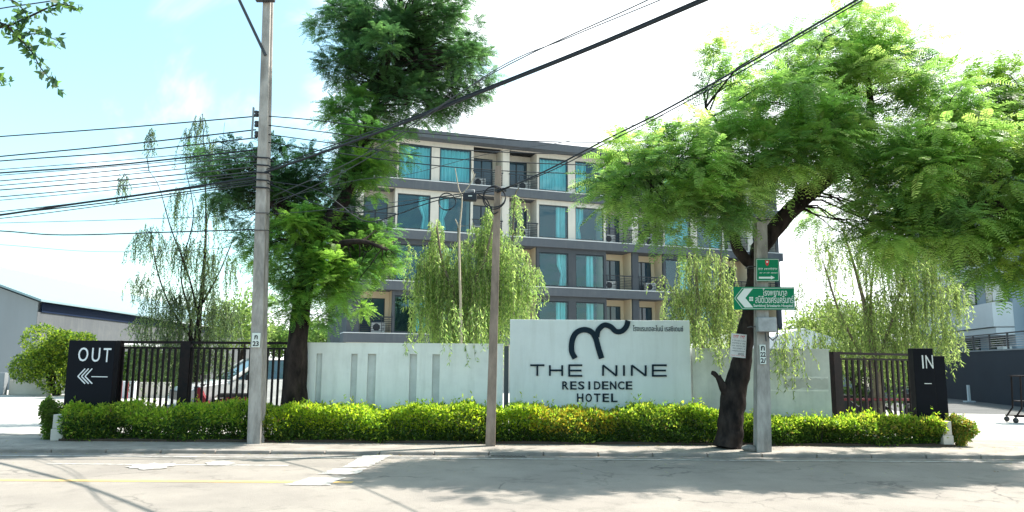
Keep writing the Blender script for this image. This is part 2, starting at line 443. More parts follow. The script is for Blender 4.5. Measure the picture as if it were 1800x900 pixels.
def fronds(pos, dirs, L, pairs, ll, lw, droop, cols):
    """feathery compound leaves: pairs of narrow leaflets along a drooping stalk"""
    n = len(pos); L = np.broadcast_to(np.asarray(L, float), (n,))
    up = np.array([0, 0, 1.0])
    side = unit(np.cross(dirs, up) + rng.normal(0, .15, (n, 3)))
    Q = []; Cc = []
    for k in range(pairs):
        t = (k + .6) / pairs
        base = pos + dirs * (L * t)[:, None] - up * (droop * L * t * t)[:, None]
        fwd = unit(dirs - up * (2 * droop * t))
        l = ll * math.sin(math.pi * (0.18 + 0.78 * t)) ** .6
        for sgn in (-1, 1):
            d = unit(side * sgn + fwd * 0.35 + rng.normal(0, .12, (n, 3)) - up * .12)
            wv = fwd * (lw / 2)
            tip = base + d * l
            Q.append(np.stack([base - wv * .6, base + wv * .6 + d * l * .1, tip + wv * .75, tip - wv * .75], 1))
            Cc.append(cols)
    Q = np.concatenate(Q); Cc = np.concatenate(Cc)
    return Q, Cc * rng.uniform(.85, 1.15, (len(Cc), 1))
def leaves(pos, size, aspect, cols, droop=0.0, flat=0.0):
    n = len(pos)
    d = unit(rng.normal(0, 1, (n, 3)) * np.array([1, 1, 1 - flat]) - np.array([0, 0, droop]))
    s = unit(np.cross(d, rng.normal(0, 1, (n, 3))))
    sz = size * rng.uniform(.6, 1.3, (n, 1))
    a = pos; b = pos + d * sz
    w = s * sz * aspect
    q = np.stack([a, a + d * sz * .5 - w * .5, b, a + d * sz * .5 + w * .5], 1)
    return q, cols
def palette(n, cs, p=None):
    cs = np.array(cs, float)
    i = rng.choice(len(cs), n, p=p)
    return cs[i] * rng.uniform(.8, 1.2, (n, 1))

def branch_path(a, b, wob=0.12, n=5, lift=0.0):
    a, b = Vector(a), Vector(b); L = (b - a).length; out = []
    for i in range(n + 1):
        t = i / n; p = a.lerp(b, t)
        if 0 < i < n:
            p += Vector((random.uniform(-1, 1), random.uniform(-1, 1), random.uniform(-1, 1))) * L * wob * .5
        p.z += lift * L * math.sin(math.pi * t)
        out.append(p)
    return out

# ================================================================== GROUND
sheet('ground', [(-500, -60), (500, -60), (500, 900), (-500, 900)], -0.35, M['ground'])
sheet('road', [(-120, -40), (120, -40), (120, 13.9), (-120, 13.9)], ROAD, M['asphalt'])
b = MB(); b.box(-120, 120, 14.02, 16.9, -0.3, 0.0)
b.build('pavement', M['pavement'])['kind'] = 'structure'
# driveways and yard behind the wall
b = MB(); b.box(-90, 90, 16.9, 60, -0.3, -0.004)
b.build('courtyard', M['lot'])['kind'] = 'structure'
# kerb stones
k0 = MB(); k0.bbox(-0.49, 0.49, 13.9, 14.02, -0.3, 0.004, 0.012)
km = k0.mesh('kerb_stone', M['kerb'])
kerb = empty('kerb'); kerb['kind'] = 'structure'
for i in range(-14, 15):
    o = link('kerb_stone', km, kerb, (i * 1.0 + .1, random.uniform(-.006, .006), random.uniform(-.006, .003)))
# road edge gutter strip and paint
def road_paint(name, pts, mt, z=0.004):
    w_ = [G(x, y, ROAD + z).xy for x, y in pts]; out_ = []; r_ = random.Random(len(name) + int(pts[0][0]))
    for i, p_ in enumerate(w_):
        q_ = w_[(i + 1) % len(w_)]; n_ = max(3, int((q_ - p_).length / .06))
        for k in range(n_): out_.append(tuple(p_.lerp(q_, k / n_) + Vector((r_.gauss(0, .018), r_.gauss(0, .018)))))
    return sheet(name, out_, ROAD + z, mt)
def strip(name, ya, yb, x0, x1, mt, z=0.004, rag=0.01, gaps=()):
    b = MB(); n = int((x1 - x0) / .15); prev = None
    for i in range(n):
        xa, xb = x0 + (x1 - x0) * i / n, x0 + (x1 - x0) * (i + 1) / n
        if any(g0 < xa < g1 for g0, g1 in gaps): continue
        if rag > 0 and random.random() < rag * 2.5: continue
        r1, r2 = random.uniform(0, rag), random.uniform(0, rag)
        b.add([(xa, ya + r1, ROAD + z), (xb, ya + r1, ROAD + z), (xb, yb - r2, ROAD + z), (xa, yb - r2, ROAD + z)], [(0, 1, 2, 3)])
    o = b.build(name, mt); o['kind'] = 'structure'; return o
strip('gutter', 13.55, 13.9, -60, 60, M['kerb'], 0.003, 0)
strip('edge_line', 13.36, 13.50, -30, 30, M['wpaint'], 0.007, 0.012)
yl = G(300, 846, ROAD).y
strip('centre_line', yl - .085, yl + .085, -14, Xat(620, 846, yl) , M['ypaint'], 0.004, 0.006)
yw = G(300, 817, ROAD).y
strip('lane_line', yw - .06, yw + .06, G(85, 815, ROAD).x, G(510, 817, ROAD).x, M['wpaint'], 0.004, 0.012)
def blob(name, cx, cy, rx, ry, mt, z=0.004, seed=0):
    r = random.Random(seed); c = G(cx, cy, ROAD); n = 22; pts = []
    sx = rx / FPX * c.y; sy = abs(G(cx, cy - ry, ROAD).y - c.y)
    for i in range(n):
        a = 2 * math.pi * i / n; k = r.uniform(.6, 1.15)
        pts.append((c.x + math.cos(a) * sx * k, c.y + math.sin(a) * sy * k))
    return sheet(name, pts, ROAD + z, mt)
for i, (cx, cy, rx, ry) in enumerate([(270, 820, 42, 6), (388, 815, 34, 4)]):
    blob('paint_smear', cx, cy, rx, ry, M['wpaint'], 0.010, i + 3)
for i, q in enumerate([[(640, 800), (690, 799), (652, 820), (598, 822)], [(590, 823), (644, 823), (625, 834), (560, 833)], [(548, 838), (610, 839), (575, 853), (500, 852)]]):
    road_paint('worn_bar_marking', q, M['wpaint'], 0.008 + i * .0)
# repaired cut across the road
q = [G(x, y, ROAD) for x, y in [(730, 800), (745, 800), (640, 900), (600, 900)]]

# storm drain grate
gr = empty('drain_grate', (G(893, 797, ROAD).x, 13.73, ROAD))
tag(gr, 'rusty iron storm drain grate set in the gutter in front of the hotel sign', 'drain')
b = MB(); w = .34
b.box(-w, w, -.13, -.115, 0.004, .022); b.box(-w, w, .10, .13, 0.004, .022); b.box(-w, -w + .03, -.10, .10, .004, .022); b.box(w - .03, w, -.10, .10, .004, .022)
b.build('grate_frame', M['kerb'], gr)
b = MB(); b.box(-w + .03, w - .03, -.10, .10, 0.004, .008); b.build('drain_opening', M['tyre'], gr)
sm = MB().box(-.012, .012, -.098, .098, .009, .016).mesh('bar', M['iron'])
for i in range(9): link('bar', sm, gr, (-.27 + i * .0675, 0, 0))

# soil bed and darker ground area at the far right
b = MB(); b.box(-9.15, 9.0, 15.35, 16.6, 0.0, 0.045); b.build('planting_bed', M['soil'])['kind'] = 'structure'
sheet('dark_ground', [(14.2, 26.5), (30, 24), (30, 60), (12, 60)], 0.002, M['lotdark'])

# ================================================================== FRONT WALL, SIGN BOARD, FENCES
WY = 16.45
ztop = Zat(700, 603, WY)
xl, xr = Xat(538, 640, WY), Xat(884, 640, WY)
w1 = empty('boundary_wall', (xl, WY, 0))
tag(w1, 'pale grey rendered boundary wall with five tall slots, left of the hotel sign', 'wall')
L = xr - xl
rec = [(556, 566), (617, 628), (646, 661), (720, 733), (760, 773)]
zs0, zs1 = 0.02, Zat(660, 622, WY)
b = MB(); b.box(0, L, .09, .25, -.05, ztop - .03)
x = 0
for a, c in rec:
    ra, rc = Xat(a, 640, WY) - xl, Xat(c, 640, WY) - xl
    b.box(x, ra, 0, .09, -.05, zs1); x = rc
b.box(x, L, 0, .09, -.05, zs1)
b.box(0, L, 0, .09, zs1, ztop - .03)
b.build('wall_body', M['wall'], w1)
b = MB(); b.box(-.01, L + .01, -.012, .262, ztop - .03, ztop); b.build('coping', M['wall'], w1)
for a, c in rec:
    ra, rc = Xat(a, 640, WY) - xl, Xat(c, 640, WY) - xl
    b = MB(); b.box(ra + .002, rc - .002, .075, .088, 0, zs1 - .002); b.build('slot_back', M['patch'], w1)  # slot backs carry the recess shade in their colour
# dark filler post
xp0, xp1 = Xat(886, 640, WY), Xat(894, 640, WY)
b = MB(); b.box(xp0, xp1, WY + .05, WY + .2, 0, Zat(890, 608, WY))
tag(b.build('filler_post', M['slate2']), 'narrow dark grey post between the slotted wall and the sign board', 'post')
# sign board
BY = 16.32
bx0, bx1 = Xat(896, 640, BY), Xat(1214, 640, BY)
bz = Zat(1050, 562.5, BY)
sg = empty('hotel_sign', ((bx0 + bx1) / 2, BY, 0))
tag(sg, 'tall pale grey hotel name board with raised navy lettering and swirl emblem', 'sign')
hw = (bx1 - bx0) / 2
MB().bbox(-hw, hw, 0, .32, -.05, bz, .008).build('board', M['board'], sg)
def on_board(px, py, off=0.0):
    p = P(px, py, BY - .03); return Vector((p.x - sg.location.x, -off, p.z))
def ribbon(name, path, wpx, off, parent):
    pts = catmull([on_board(x, y) for x, y in path], 7)
    w = wpx / FPX * BY / 2; b = MB(); vs = []
    for i, p in enumerate(pts):
        d = pts[min(i + 1, len(pts) - 1)] - pts[max(i - 1, 0)]; d.y = 0; d.normalize()
        nrm = Vector((-d.z, 0, d.x))
        for s_ in (-1, 1):
            q = p + nrm * w * s_
            vs += [(q.x, -off, q.z), (q.x, -0.002, q.z)]
    fs = []
    for i in range(len(pts) - 1):
        a = i * 4; c = a + 4
        fs += [(a, c, c + 2, a + 2), (a, a + 1, c + 1, c), (a + 2, c + 2, c + 3, a + 3)]
    e = (len(pts) - 1) * 4
    fs += [(0, 2, 3, 1), (e, e + 1, e + 3, e + 2)]
    b.add(vs, fs); return b.build(name, M['letter'], parent)
ribbon('emblem_arch', [(1011, 630), (1005, 617), (1006, 598), (1013, 585), (1026, 579.5), (1039, 583), (1047, 594), (1052, 612), (1057.5, 630)], 9.5, .035, sg)
ribbon('emblem_swirl', [(1049, 592), (1052, 580), (1062, 571.5), (1073, 574), (1083, 582.5), (1093, 582), (1101, 574), (1104, 563.5)], 9.0, .040, sg)
# THE NINE: broad thin letters from strokes
def strokes(name, x0, y0, w, h, segs, t=3.1):
    b = MB()
    for i, (ax, ay, bx_, by_) in enumerate(segs):
        A = on_board(x0 + ax * w, y0 + ay * h); B_ = on_board(x0 + bx_ * w, y0 + by_ * h)
        d = (B_ - A); d.y = 0; Ld = d.length; d.normalize(); nrm = Vector((-d.z, 0, d.x)) * (t / FPX * BY / 2)
        o1 = .03 + i * .0015
        vs = []
        for q in (A - nrm, A + nrm, B_ + nrm, B_ - nrm):
            vs += [(q.x, -o1, q.z), (q.x, -.002, q.z)]
        b.add(vs, [(0, 2, 4, 6), (0, 1, 3, 2), (2, 3, 5, 4), (4, 5, 7, 6), (6, 7, 1, 0)])
    return b.build(name, M['letter'], sg)
T_ = [(0, 0, 1, 0), (.5, 0, .5, 1)]
H_ = [(0.03, 0, .03, 1), (.97, 0, .97, 1), (0, .48, 1, .48)]
E_ = [(0.03, -.06, .03, 1.06), (0, 0, 1, 0), (0, .5, .95, .5), (0, 1, 1, 1)]
N_ = [(0.03, 0, .03, 1), (.03, 0, .97, 1), (.97, 0, .97, 1)]
I_ = [(.5, 0, .5, 1)]
for sgm, x0, w_ in ((T_, 932, 25), (H_, 966, 23), (E_, 1000, 23.5), (N_, 1059.5, 25), (I_, 1093, 8), (N_, 1110, 26), (E_, 1147, 25)):
    strokes('letter', x0, 642, w_, 18.6, sgm)
def glyph_row(txt, x0, x1, ytop, ybot, parent, mt=M['letter'], bold=.004):
    n = len(txt); h = (ybot - ytop) / FPX * BY
    for i, ch in enumerate(txt):
        cx = x0 + (x1 - x0) * i / (n - 1)
        wpx = 3 if ch == 'I' else 11.0
        p = on_board(cx, (ytop + ybot) / 2)
        fit_text('letter', ch, wpx / FPX * BY, h, mt, parent, (p.x, -.013, p.z), .012, bold)
glyph_row('RESIDENCE', 994, 1106, 670.5, 684.5, sg)
glyph_row('HOTEL', 1020, 1080, 692, 706.5, sg)
p = on_board(1157, 577)
fit_text('thai_lettering', 'โรงแรมเดอะไนน์ เรสซิเดนซ์', 88 / FPX * BY, 10.5 / FPX * BY, M['letter'], sg, (p.x, -.008, p.z), .006, .0)

# right wall
zr = Zat(1330, 612.5, WY)
x0, x1 = Xat(1217, 640, WY), Xat(1458, 640, WY)
w2 = empty('boundary_wall', (x0, WY, 0))
tag(w2, 'plain pale wall with patched plaster bands behind the leaning tree trunk', 'wall')
L2 = x1 - x0
MB().box(0, L2, 0, .22, -.05, zr - .03).build('wall_body', M['wallb'], w2)
MB().box(-.01, L2 + .01, -.012, .232, zr - .03, zr).build('coping', M['wallb'], w2)
def wallband(name, px0, px1, py, h, mt, off, seed):
    r = random.Random(seed); a, c = Xat(px0, 640, WY) - x0, Xat(px1, 640, WY) - x0
    z = Zat(px0, py, WY); n = 14; vs = []
    for i in range(n + 1):
        xx = a + (c - a) * i / n
        vs += [(xx, -off, z - h * r.uniform(.3, .6)), (xx, -off, z + h * r.uniform(.3, .6))]
    b = MB(); b.add(vs, [(2 * i, 2 * i + 2, 2 * i + 3, 2 * i + 1) for i in range(n)]); return b.build(name, mt, w2)
wallband('plaster_patch', 1376, 1454, 674, .24, M['patchw'], .002, 4)
wallband('plaster_ridge', 1376, 1454, 663, .04, M['ledge2'], .006, 1)
wallband('plaster_ridge', 1350, 1454, 686, .04, M['ledge2'], .006, 2)

# fences
def fence(name, A, B, ztop, z2, nb, posts, label, barw=.045):
    A, B = Vector(A), Vector(B); d = B - A; Lf = d.length
    e = empty(name, (A.x, A.y, 0), math.atan2(d.y, d.x)); tag(e, label, 'fence')
    MB().box(0, Lf, -.03, .03, ztop - .055, ztop).build('top_rail', M['bar'], e)
    MB().box(0, Lf, -.022, .022, z2 - .04, z2).build('middle_rail', M['bar'], e)
    MB().box(0, Lf, -.022, .022, .30, .34).build('bottom_rail', M['bar'], e)
    bm_ = MB().box(-barw / 2, barw / 2, -.019, .019, .342, z2 - .042).mesh('bar', M['bar'])
    bs = MB().box(-barw / 2, barw / 2, -.019, .019, .05, .298).mesh('bar', M['bar'])
    for i in range(nb):
        xx = (i + .5) / nb * Lf
        if any(abs(xx - p_) < w_ / 2 + barw / 2 for p_, w_ in posts): continue
        link('bar', bm_, e, (xx, 0, 0))
    for p_, w_ in posts:
        MB().box(p_ - w_ / 2, p_ + w_ / 2, -.07, .07, 0, ztop + .004).build('post', M['bar'], e)
    return e
FY = 16.6
fx0, fx1 = Xat(200, 640, FY), Xat(536, 640, FY)
fence('steel_fence', (fx0, FY), (fx1, FY), Zat(350, 600, FY), Zat(350, 610.5, FY), 33,
      [(Xat(209, 640, FY) - fx0, .1), (Xat(326, 640, FY) - fx0, .22), (fx1 - fx0 - .05, .1)],
      'black vertical bar fence between the OUT pillar and the slotted wall')
A = P(1461, 640, 16.7); B = P(1628, 640, 18.6)
lf = (B.xy - A.xy).length
fence('steel_fence', A.xy, B.xy, Zat(1461, 618.5, 16.7), Zat(1461, 629, 16.7), 17, [(.13, .24), (lf - .1, .1)],
      'black vertical bar fence between the plain wall and the IN pillar', .06)

# pylons
def pylon(name, x, y, w, d, h, rz, label):
    e = empty(name, (x, y, 0), rz); tag(e, label, 'sign')
    MB().bbox(-w / 2, w / 2, 0, d, 0.0, h, .008).build('pillar_body', M['blackpaint'], e)
    return e
PYo = 15.75
ho = Zat(160, 598.5, PYo)
ox = Xat(157, 660, PYo)
pw = 80 / FPX * PYo / 1.0
out = pylon('exit_pillar', ox, PYo, pw, .2, ho, R(1.0), 'black pillar lettered OUT with a triple chevron arrow pointing left')
def on_py(o, px, py, yy):
    p = P(px, py, yy); q = p - o.location; c, s_ = math.cos(-o.rotation_euler.z), math.sin(-o.rotation_euler.z)
    return Vector((q.x * c - q.y * s_, q.x * s_ + q.y * c, p.z))
for ch, cx, wch in (('O', 147, 17), ('U', 169, 14), ('T', 188.5, 13)):
    p = on_py(out, cx, 623 + (cx - 147) * .03, PYo)
    fit_text('letter', ch, wch / FPX * PYo, 24 / FPX * PYo, M['whitel'], out, (p.x, -.008, p.z), .006, .0)
def bar2(e, a, c, t, off, name, mt, base=.001):
    A, B_ = Vector((a.x, 0, a.z)), Vector((c.x, 0, c.z)); d = (B_ - A).normalized(); nn = Vector((-d.z, 0, d.x)) * t / 2
    vs = []
    for q in (A - nn, A + nn, B_ + nn, B_ - nn): vs += [(q.x, -off, q.z), (q.x, -base, q.z)]
    b = MB(); b.add(vs, [(0, 2, 4, 6), (0, 1, 3, 2), (2, 3, 5, 4), (4, 5, 7, 6), (6, 7, 1, 0)])
    return b
for i in range(3):
    tip = on_py(out, 137.5 + i * 6.2, 661.5, PYo)
    u = on_py(out, 150 + i * 6.2, 648, PYo); dn = on_py(out, 150 + i * 6.2, 674.5, PYo)
    b = bar2(out, u, tip, .022, .012, '', None); c_ = bar2(out, tip, dn, .022, .0135, '', None); b.add(c_.v, c_.f)
    b.build('chevron', M['whitel'], out)
bar2(out, on_py(out, 161, 662, PYo), on_py(out, 189, 662.5, PYo), .016, .012, '', None).build('arrow_shaft', M['whitel'], out)
# IN pillar, turned, with a lower block behind its right side
PYi = 15.75
ix = Xat(1631, 660, PYi)
hi = Zat(1630, 612, PYi)
inn = pylon('entrance_pillar', ix, PYi + .12, .40, .30, hi, R(-8), 'dark pillar lettered IN beside the right hand driveway')
MB().bbox(.205, .44, .05, .62, 0, hi - .16, .008).build('side_block', M['blackpaint'], inn)
for ch, cx, wch in (('I', 1622.5, 2.2), ('N', 1633.5, 12)):
    p = on_py(inn, cx, 636, PYi + .1)
    fit_text('letter', ch, wch / FPX * PYi, 23 / FPX * PYi, M['whitel'], inn, (p.x, -.008, p.z), .006, -.002)
bar2(inn, on_py(inn, 1629, 674.5, PYi), on_py(inn, 1641, 674.5, PYi), .014, .012, '', None).build('arrow_shaft', M['whitel'], inn)

# low concrete end posts
def endpost(px, ptop, w, label):
    x = Xat(px, 750, 15.5)
    e = empty('concrete_post', (x, 15.5, 0)); tag(e, label, 'post')
    h = Zat(px, ptop, 15.5)
    MB().bbox(-w / 2, w / 2, -.12, .12, 0, h * .45, .012).build('post_base', M['planter'], e)
    MB().bbox(-w / 2 + .015, w / 2 - .015, -.105, .105, h * .45 + .002, h, .012).build('post_top', M['planter'], e)
endpost(107, 728, .26, 'low concrete end post below the OUT pillar')
endpost(1660, 740, .21, 'low concrete end post below the IN pillar')

# ================================================================== POLES, SIGNS
def hpole(name, base, top, wb, wt, db, dt, groove, mt, label, m_=10):
    """prestressed concrete pole with a recessed groove down each side"""
    base, top = Vector(base), Vector(top); e = empty(name, base); tag(e, label, 'utility pole')
    def ring(c, w, d, g):
        w /= 2; d /= 2; gi = w * g
        pts = [(-w, -d), (w, -d), (w, -d * .45), (w - gi, -d * .3), (w - gi, d * .3), (w, d * .45), (w, d), (-w, d), (-w, d * .45), (-w + gi, d * .3), (-w + gi, -d * .3), (-w, -d * .45)]
        return [Vector((c.x + x, c.y + y, c.z)) for x, y in pts]
    b = MB(); vs = []; N = 10
    for i in range(N + 1):
        t = i / N; vs += ring((top - base) * t, wb + (wt - wb) * t, db + (dt - db) * t, groove)
    fs = [(i * 12 + k, i * 12 + (k + 1) % 12, (i + 1) * 12 + (k + 1) % 12, (i + 1) * 12 + k) for i in range(N) for k in range(12)]
    fs += [tuple(range(N * 12, N * 12 + 12))]
    b.add(vs, fs); b.build('pole_shaft', mt, e); return e
def curve_obj(name, pts, r, mt, label=None, parent=None, group=None, cat='cable', n=5):
    b = MB(); b.tube(pts, r, n); o = b.build(name, mt, parent)
    if label: tag(o, label, cat, group)
    return o

# left tall pole
LPY = 15.25
pb = Vector((P(450.5, 775, LPY).x, LPY, 0)); tp = P(468, 0, LPY); tp = Vector((tp.x + .02, LPY, tp.z + .9))
dirp = (tp - pb)
lp = hpole('utility_pole', pb, tp, .26, .15, .32, .22, .45, M['pole'], 'tall pale concrete utility pole with a lamp arm, numbered 23')
def lpx(z): return (pb + dirp * (z / dirp.z)).x
def onpole(z, dx=0, dy=0): return Vector((lpx(z) + dx - pb.x, dy, z))
# crossarm at the top, brace, insulators
zt = Zat(474, 6, LPY)
MB().box(lpx(zt) - pb.x - .2, lpx(zt) - pb.x + .2, -.24, -.14, zt - .05, zt + .05).build('crossarm', M['darksteel'], lp)
a = P(467, 98, LPY - .12) - pb; c = P(415, -12, LPY - .12) - pb
b = MB(); b.tube([a, c, c + (c - a) * .6], .032, 8); b.build('lamp_arm', M['darksteel'], lp)
for py in (200, 218, 236):
    q = P(451, py, LPY - .05) - pb
    MB().lathe([(.0, q.z - .06), (.045, q.z - .06), (.05, q.z - .02), (.03, q.z), (.05, q.z + .02), (.045, q.z + .06), (0, q.z + .06)], q.x, q.y, n=10).build('insulator', M['darksteel'], lp)
    MB().box(q.x, q.x + .12, q.y - .012, q.y + .012, q.z - .01, q.z + .01).build('bracket', M['steel'], lp)
MB().box(P(443, 210, LPY).x - pb.x + .02, P(447, 210, LPY).x - pb.x, -.07, -.02, Zat(451, 245, LPY), Zat(451, 190, LPY)).build('rack', M['steel'], lp)
for k in range(5):
    zz = Zat(470, 300 + k * 13 - 20, LPY)
    x_ = lpx(zz) - pb.x
    b = MB(); b.tube([(x_ - .16, -.17, zz), (x_ + .16, -.17, zz - .02), (x_ + .17, .12, zz - .02), (x_ - .17, .12, zz), (x_ - .16, -.17, zz)], .016, 6); b.build('cable_clamp', M['cable'], lp)
zz = Zat(455, 598, LPY - .17); x_ = lpx(zz) - pb.x
MB().bbox(x_ - .085, x_ + .085, -.185, -.158, zz - .145, zz + .145, .005).build('number_plate', M['signwhite'], lp)
fit_text('lettering', 'ก', .07, .085, M['ink'], lp, (x_, -.188, zz + .06), .001, .004)
fit_text('lettering', '23', .125, .10, M['ink'], lp, (x_, -.188, zz - .07), .001, .004)
for py, mt_ in ((377, 'darksteel'), (407, 'darksteel')):
    zz = Zat(466, py, LPY); x_ = lpx(zz) - pb.x
    b = MB(); hw_ = .175; b.tube([(x_ - hw_, -.16, zz), (x_ + hw_, -.16, zz), (x_ + hw_, .16, zz), (x_ - hw_, .16, zz), (x_ - hw_, -.16, zz)], .009, 5); b.build('strap_band', M[mt_], lp)

# middle short pole
MY = 15.0
mb_ = Vector((Xat(862, 778, MY), MY, 0)); mt2 = P(876, 293, MY)
mpole = hpole('utility_pole', mb_, Vector((mt2.x, MY, mt2.z)), .19, .13, .18, .13, .0, M['polebrown'], 'short brownish concrete pole in front of the hotel sign with cable coils near its top')
def coil(cx, cy, r, yy, n, wire, parent, base, name='cable_coil', ax=1.0, seed=0):
    rr = random.Random(seed); b = MB()
    for k in range(n):
        pts = []; c = P(cx + rr.uniform(-3, 3), cy + rr.uniform(-3, 3), yy - k * .03) - base
        rad = r / FPX * yy * rr.uniform(.9, 1.06)
        for i in range(25):
            a_ = 2 * math.pi * i / 24; pts.append((c.x + rad * ax * math.cos(a_), c.y + .04 * math.sin(a_ * 2 + k), c.z + rad * math.sin(a_)))
        b.tube(pts, wire, 5, caps=False)
    return b.build(name, M['cable'], parent)
coil(871, 346, 20, MY - .12, 2, .013, mpole, mb_, seed=1)
b = MB(); q = P(880, 335, MY - .05) - mb_; b.box(q.x - .12, q.x + .12, q.y - .05, q.y, q.z - .03, q.z + .03); b.build('cable_bracket', M['darksteel'], mpole)

# splice box hanging on the cable left of the middle pole
jb = P(826, 346, MY - .1)
e = empty('splice_box', jb); tag(e, 'black plastic splice box hanging on the cables left of the short pole', 'box')
MB().bbox(-.14, .14, -.08, .08, -.09, .075, .02).build('box_body', M['cable'], e)
MB().box(-.03, .05, -.086, -.081, -.01, .012).build('label_plate', M['signwhite'], e)
MB().tube([(-.09, 0, .075), (-.09, 0, .14), (.09, 0, .14), (.09, 0, .075)], .012, 6).build('hanger', M['steel'], e)
o = coil(788, 357, 16, MY - .1, 2, .010, None, Vector((0, 0, 0)), 'cable_coil', seed=4)
tag(o, 'loose black cable coil hanging left of the splice box', 'cable')

# right pole, meter box, green signs
RY = 14.35
rb = Vector((Xat(1340, 788, RY), RY, 0)); rt = P(1337, 392, RY)
rp = hpole('utility_pole', rb, Vector((rt.x, RY, rt.z)), .27, .2, .24, .17, .3, M['pole'], 'grey concrete pole at the kerb carrying green direction signs and a meter box')
def rl(px, py, off): p_ = P(px, py, RY - off); return p_ - rb
q0, q1 = rl(1328, 558, .16), rl(1362, 584, .16)
MB().bbox(q0.x, q1.x, -.30, -.13, q1.z, q0.z, .015).build('meter_box', M['steel'], rp)
MB().tube([rl(1358, 560, .2), rl(1367, 575, .2), rl(1366, 592, .2), rl(1358, 598, .2), rl(1350, 590, .2)], .014, 6).build('conduit_loop', M['cablethin'], rp)
MB().tube([rl(1345, 584, .16), rl(1347, 600, .16)], .014, 6).build('conduit', M['cablethin'], rp)
q0, q1 = rl(1334.5, 606, .13), rl(1346.5, 640, .13)
MB().bbox(q0.x, q1.x, -.155, -.128, q1.z, q0.z, .004).build('number_plate', M['signwhite'], rp)
xm = (q0.x + q1.x) / 2; hh = q0.z - q1.z
for t_, k in (('ก', .82), ('22', .5), ('2/', .18)):
    fit_text('lettering', t_, .075 if len(t_) == 1 else .10, hh * .25, M['ink'], rp, (xm, -.157, q1.z + hh * k), .001, .004)
for py in (470, 520, 575):
    zz = rl(1338, py, 0).z
    b = MB(); b.tube([(-.15 + .0, -.13, zz), (.13, -.13, zz), (.13, .13, zz), (-.15, .13, zz), (-.15, -.13, zz)], .01, 5); b.build('strap_band', M['darksteel'], rp)
# big green direction sign
def sgn(px0, py0, px1, py1, yy, name, label, th=.012):
    p0, p1 = P(px0, py0, yy), P(px1, py1, yy)
    cx, cz = (p0.x + p1.x) / 2, (p0.z + p1.z) / 2; w_, h_ = p1.x - p0.x, p0.z - p1.z
    e_ = empty(name, (cx, yy, cz)); tag(e_, label, 'sign')
    MB().bbox(-w_ / 2, w_ / 2, 0, th, -h_ / 2, h_ / 2, .003).build('sign_plate', M['green'], e_)
    def at(px, py):
        q_ = P(px, py, yy); return Vector((q_.x - cx, 0, q_.z - cz))
    return e_, at, w_, h_
bs_, at, w_, h_ = sgn(1289, 504, 1398, 545, RY - .2, 'direction_sign', 'wide green hospital direction sign with a large white chevron pointing left')
def poly_on(e_, at_, pts, mt, off, name):
    b = MB(); n = len(pts); v = [at_(*p_) for p_ in pts]
    b.add([(q.x, -off, q.z) for q in v] + [(q.x, -.0008, q.z) for q in v], [tuple(range(n))] + [(i, i + n, (i + 1) % n + n, (i + 1) % n) for i in range(n)])
    return b.build(name, mt, e_)
poly_on(bs_, at, [(1295, 524), (1308, 507.5), (1323, 507.5), (1310, 524), (1324, 540.5), (1309, 540.5)], M['signwhite'], .004, 'chevron')
def line_on(e_, at_, pts, t, mt, name):
    b = MB(); off = .003
    for i in range(len(pts) - 1):
        c_ = bar2(e_, at_(*pts[i]), at_(*pts[i + 1]), t, off + i * .0006, '', None, .0005); b.add(c_.v, c_.f)
    return b.build(name, mt, e_)
line_on(bs_, at, [(1396, 506.5), (1305, 506.5), (1291.5, 524), (1305, 542.5), (1396, 543)], .008, M['signwhite'], 'border_line')
line_on(bs_, at, [(1396, 543), (1396, 506.5)], .008, M['signwhite'], 'border_line')
q = at(1362, 513.5); fit_text('lettering', 'โรงพยาบาล', 42 / FPX * RY, 12.5 / FPX * RY, M['signwhite'], bs_, (q.x, -.003, q.z), .0015, .001)
q = at(1361, 526); fit_text('lettering', 'สมิติเวชศรีนครินทร์', 66 / FPX * RY, 13.5 / FPX * RY, M['signwhite'], bs_, (q.x, -.003, q.z), .0015, .001)
q = at(1359, 538); fit_text('lettering', 'Samitivej Srinakarin Hospital', 68 / FPX * RY, 6.5 / FPX * RY, M['signwhite'], bs_, (q.x, -.003, q.z), .0015, .001)
for dx, dy in ((0, 0), (3.6, 0), (0, 4), (3.6, 4)):
    poly_on(bs_, at, [(1317 + dx, 522 + dy), (1320 + dx, 522 + dy), (1320 + dx, 525 + dy), (1317 + dx, 525 + dy)], M['signwhite'], .003, 'logo_square')
ss_, at, w_, h_ = sgn(1328.5, 454.5, 1370, 494.5, RY - .2, 'direction_sign', 'small square green street sign with a white arrow pointing right, above the hospital sign')
line_on(ss_, at, [(1330, 456), (1368.5, 456), (1368.5, 493), (1330, 493), (1330, 456)], .007, M['signwhite'], 'border_line')
poly_on(ss_, at, [(1334, 486.5), (1355, 486.5), (1355, 484.5), (1362, 488), (1355, 491.5), (1355, 489.8), (1334, 489.8)], M['signwhite'], .003, 'arrow')
poly_on(ss_, at, [(1345, 457.5), (1352, 457.5), (1351, 465), (1348.5, 468), (1346, 465)], M['red'], .003, 'emblem')
poly_on(ss_, at, [(1347, 459), (1350, 459), (1350, 462), (1347, 462)], M['signwhite'], .004, 'emblem_mark')
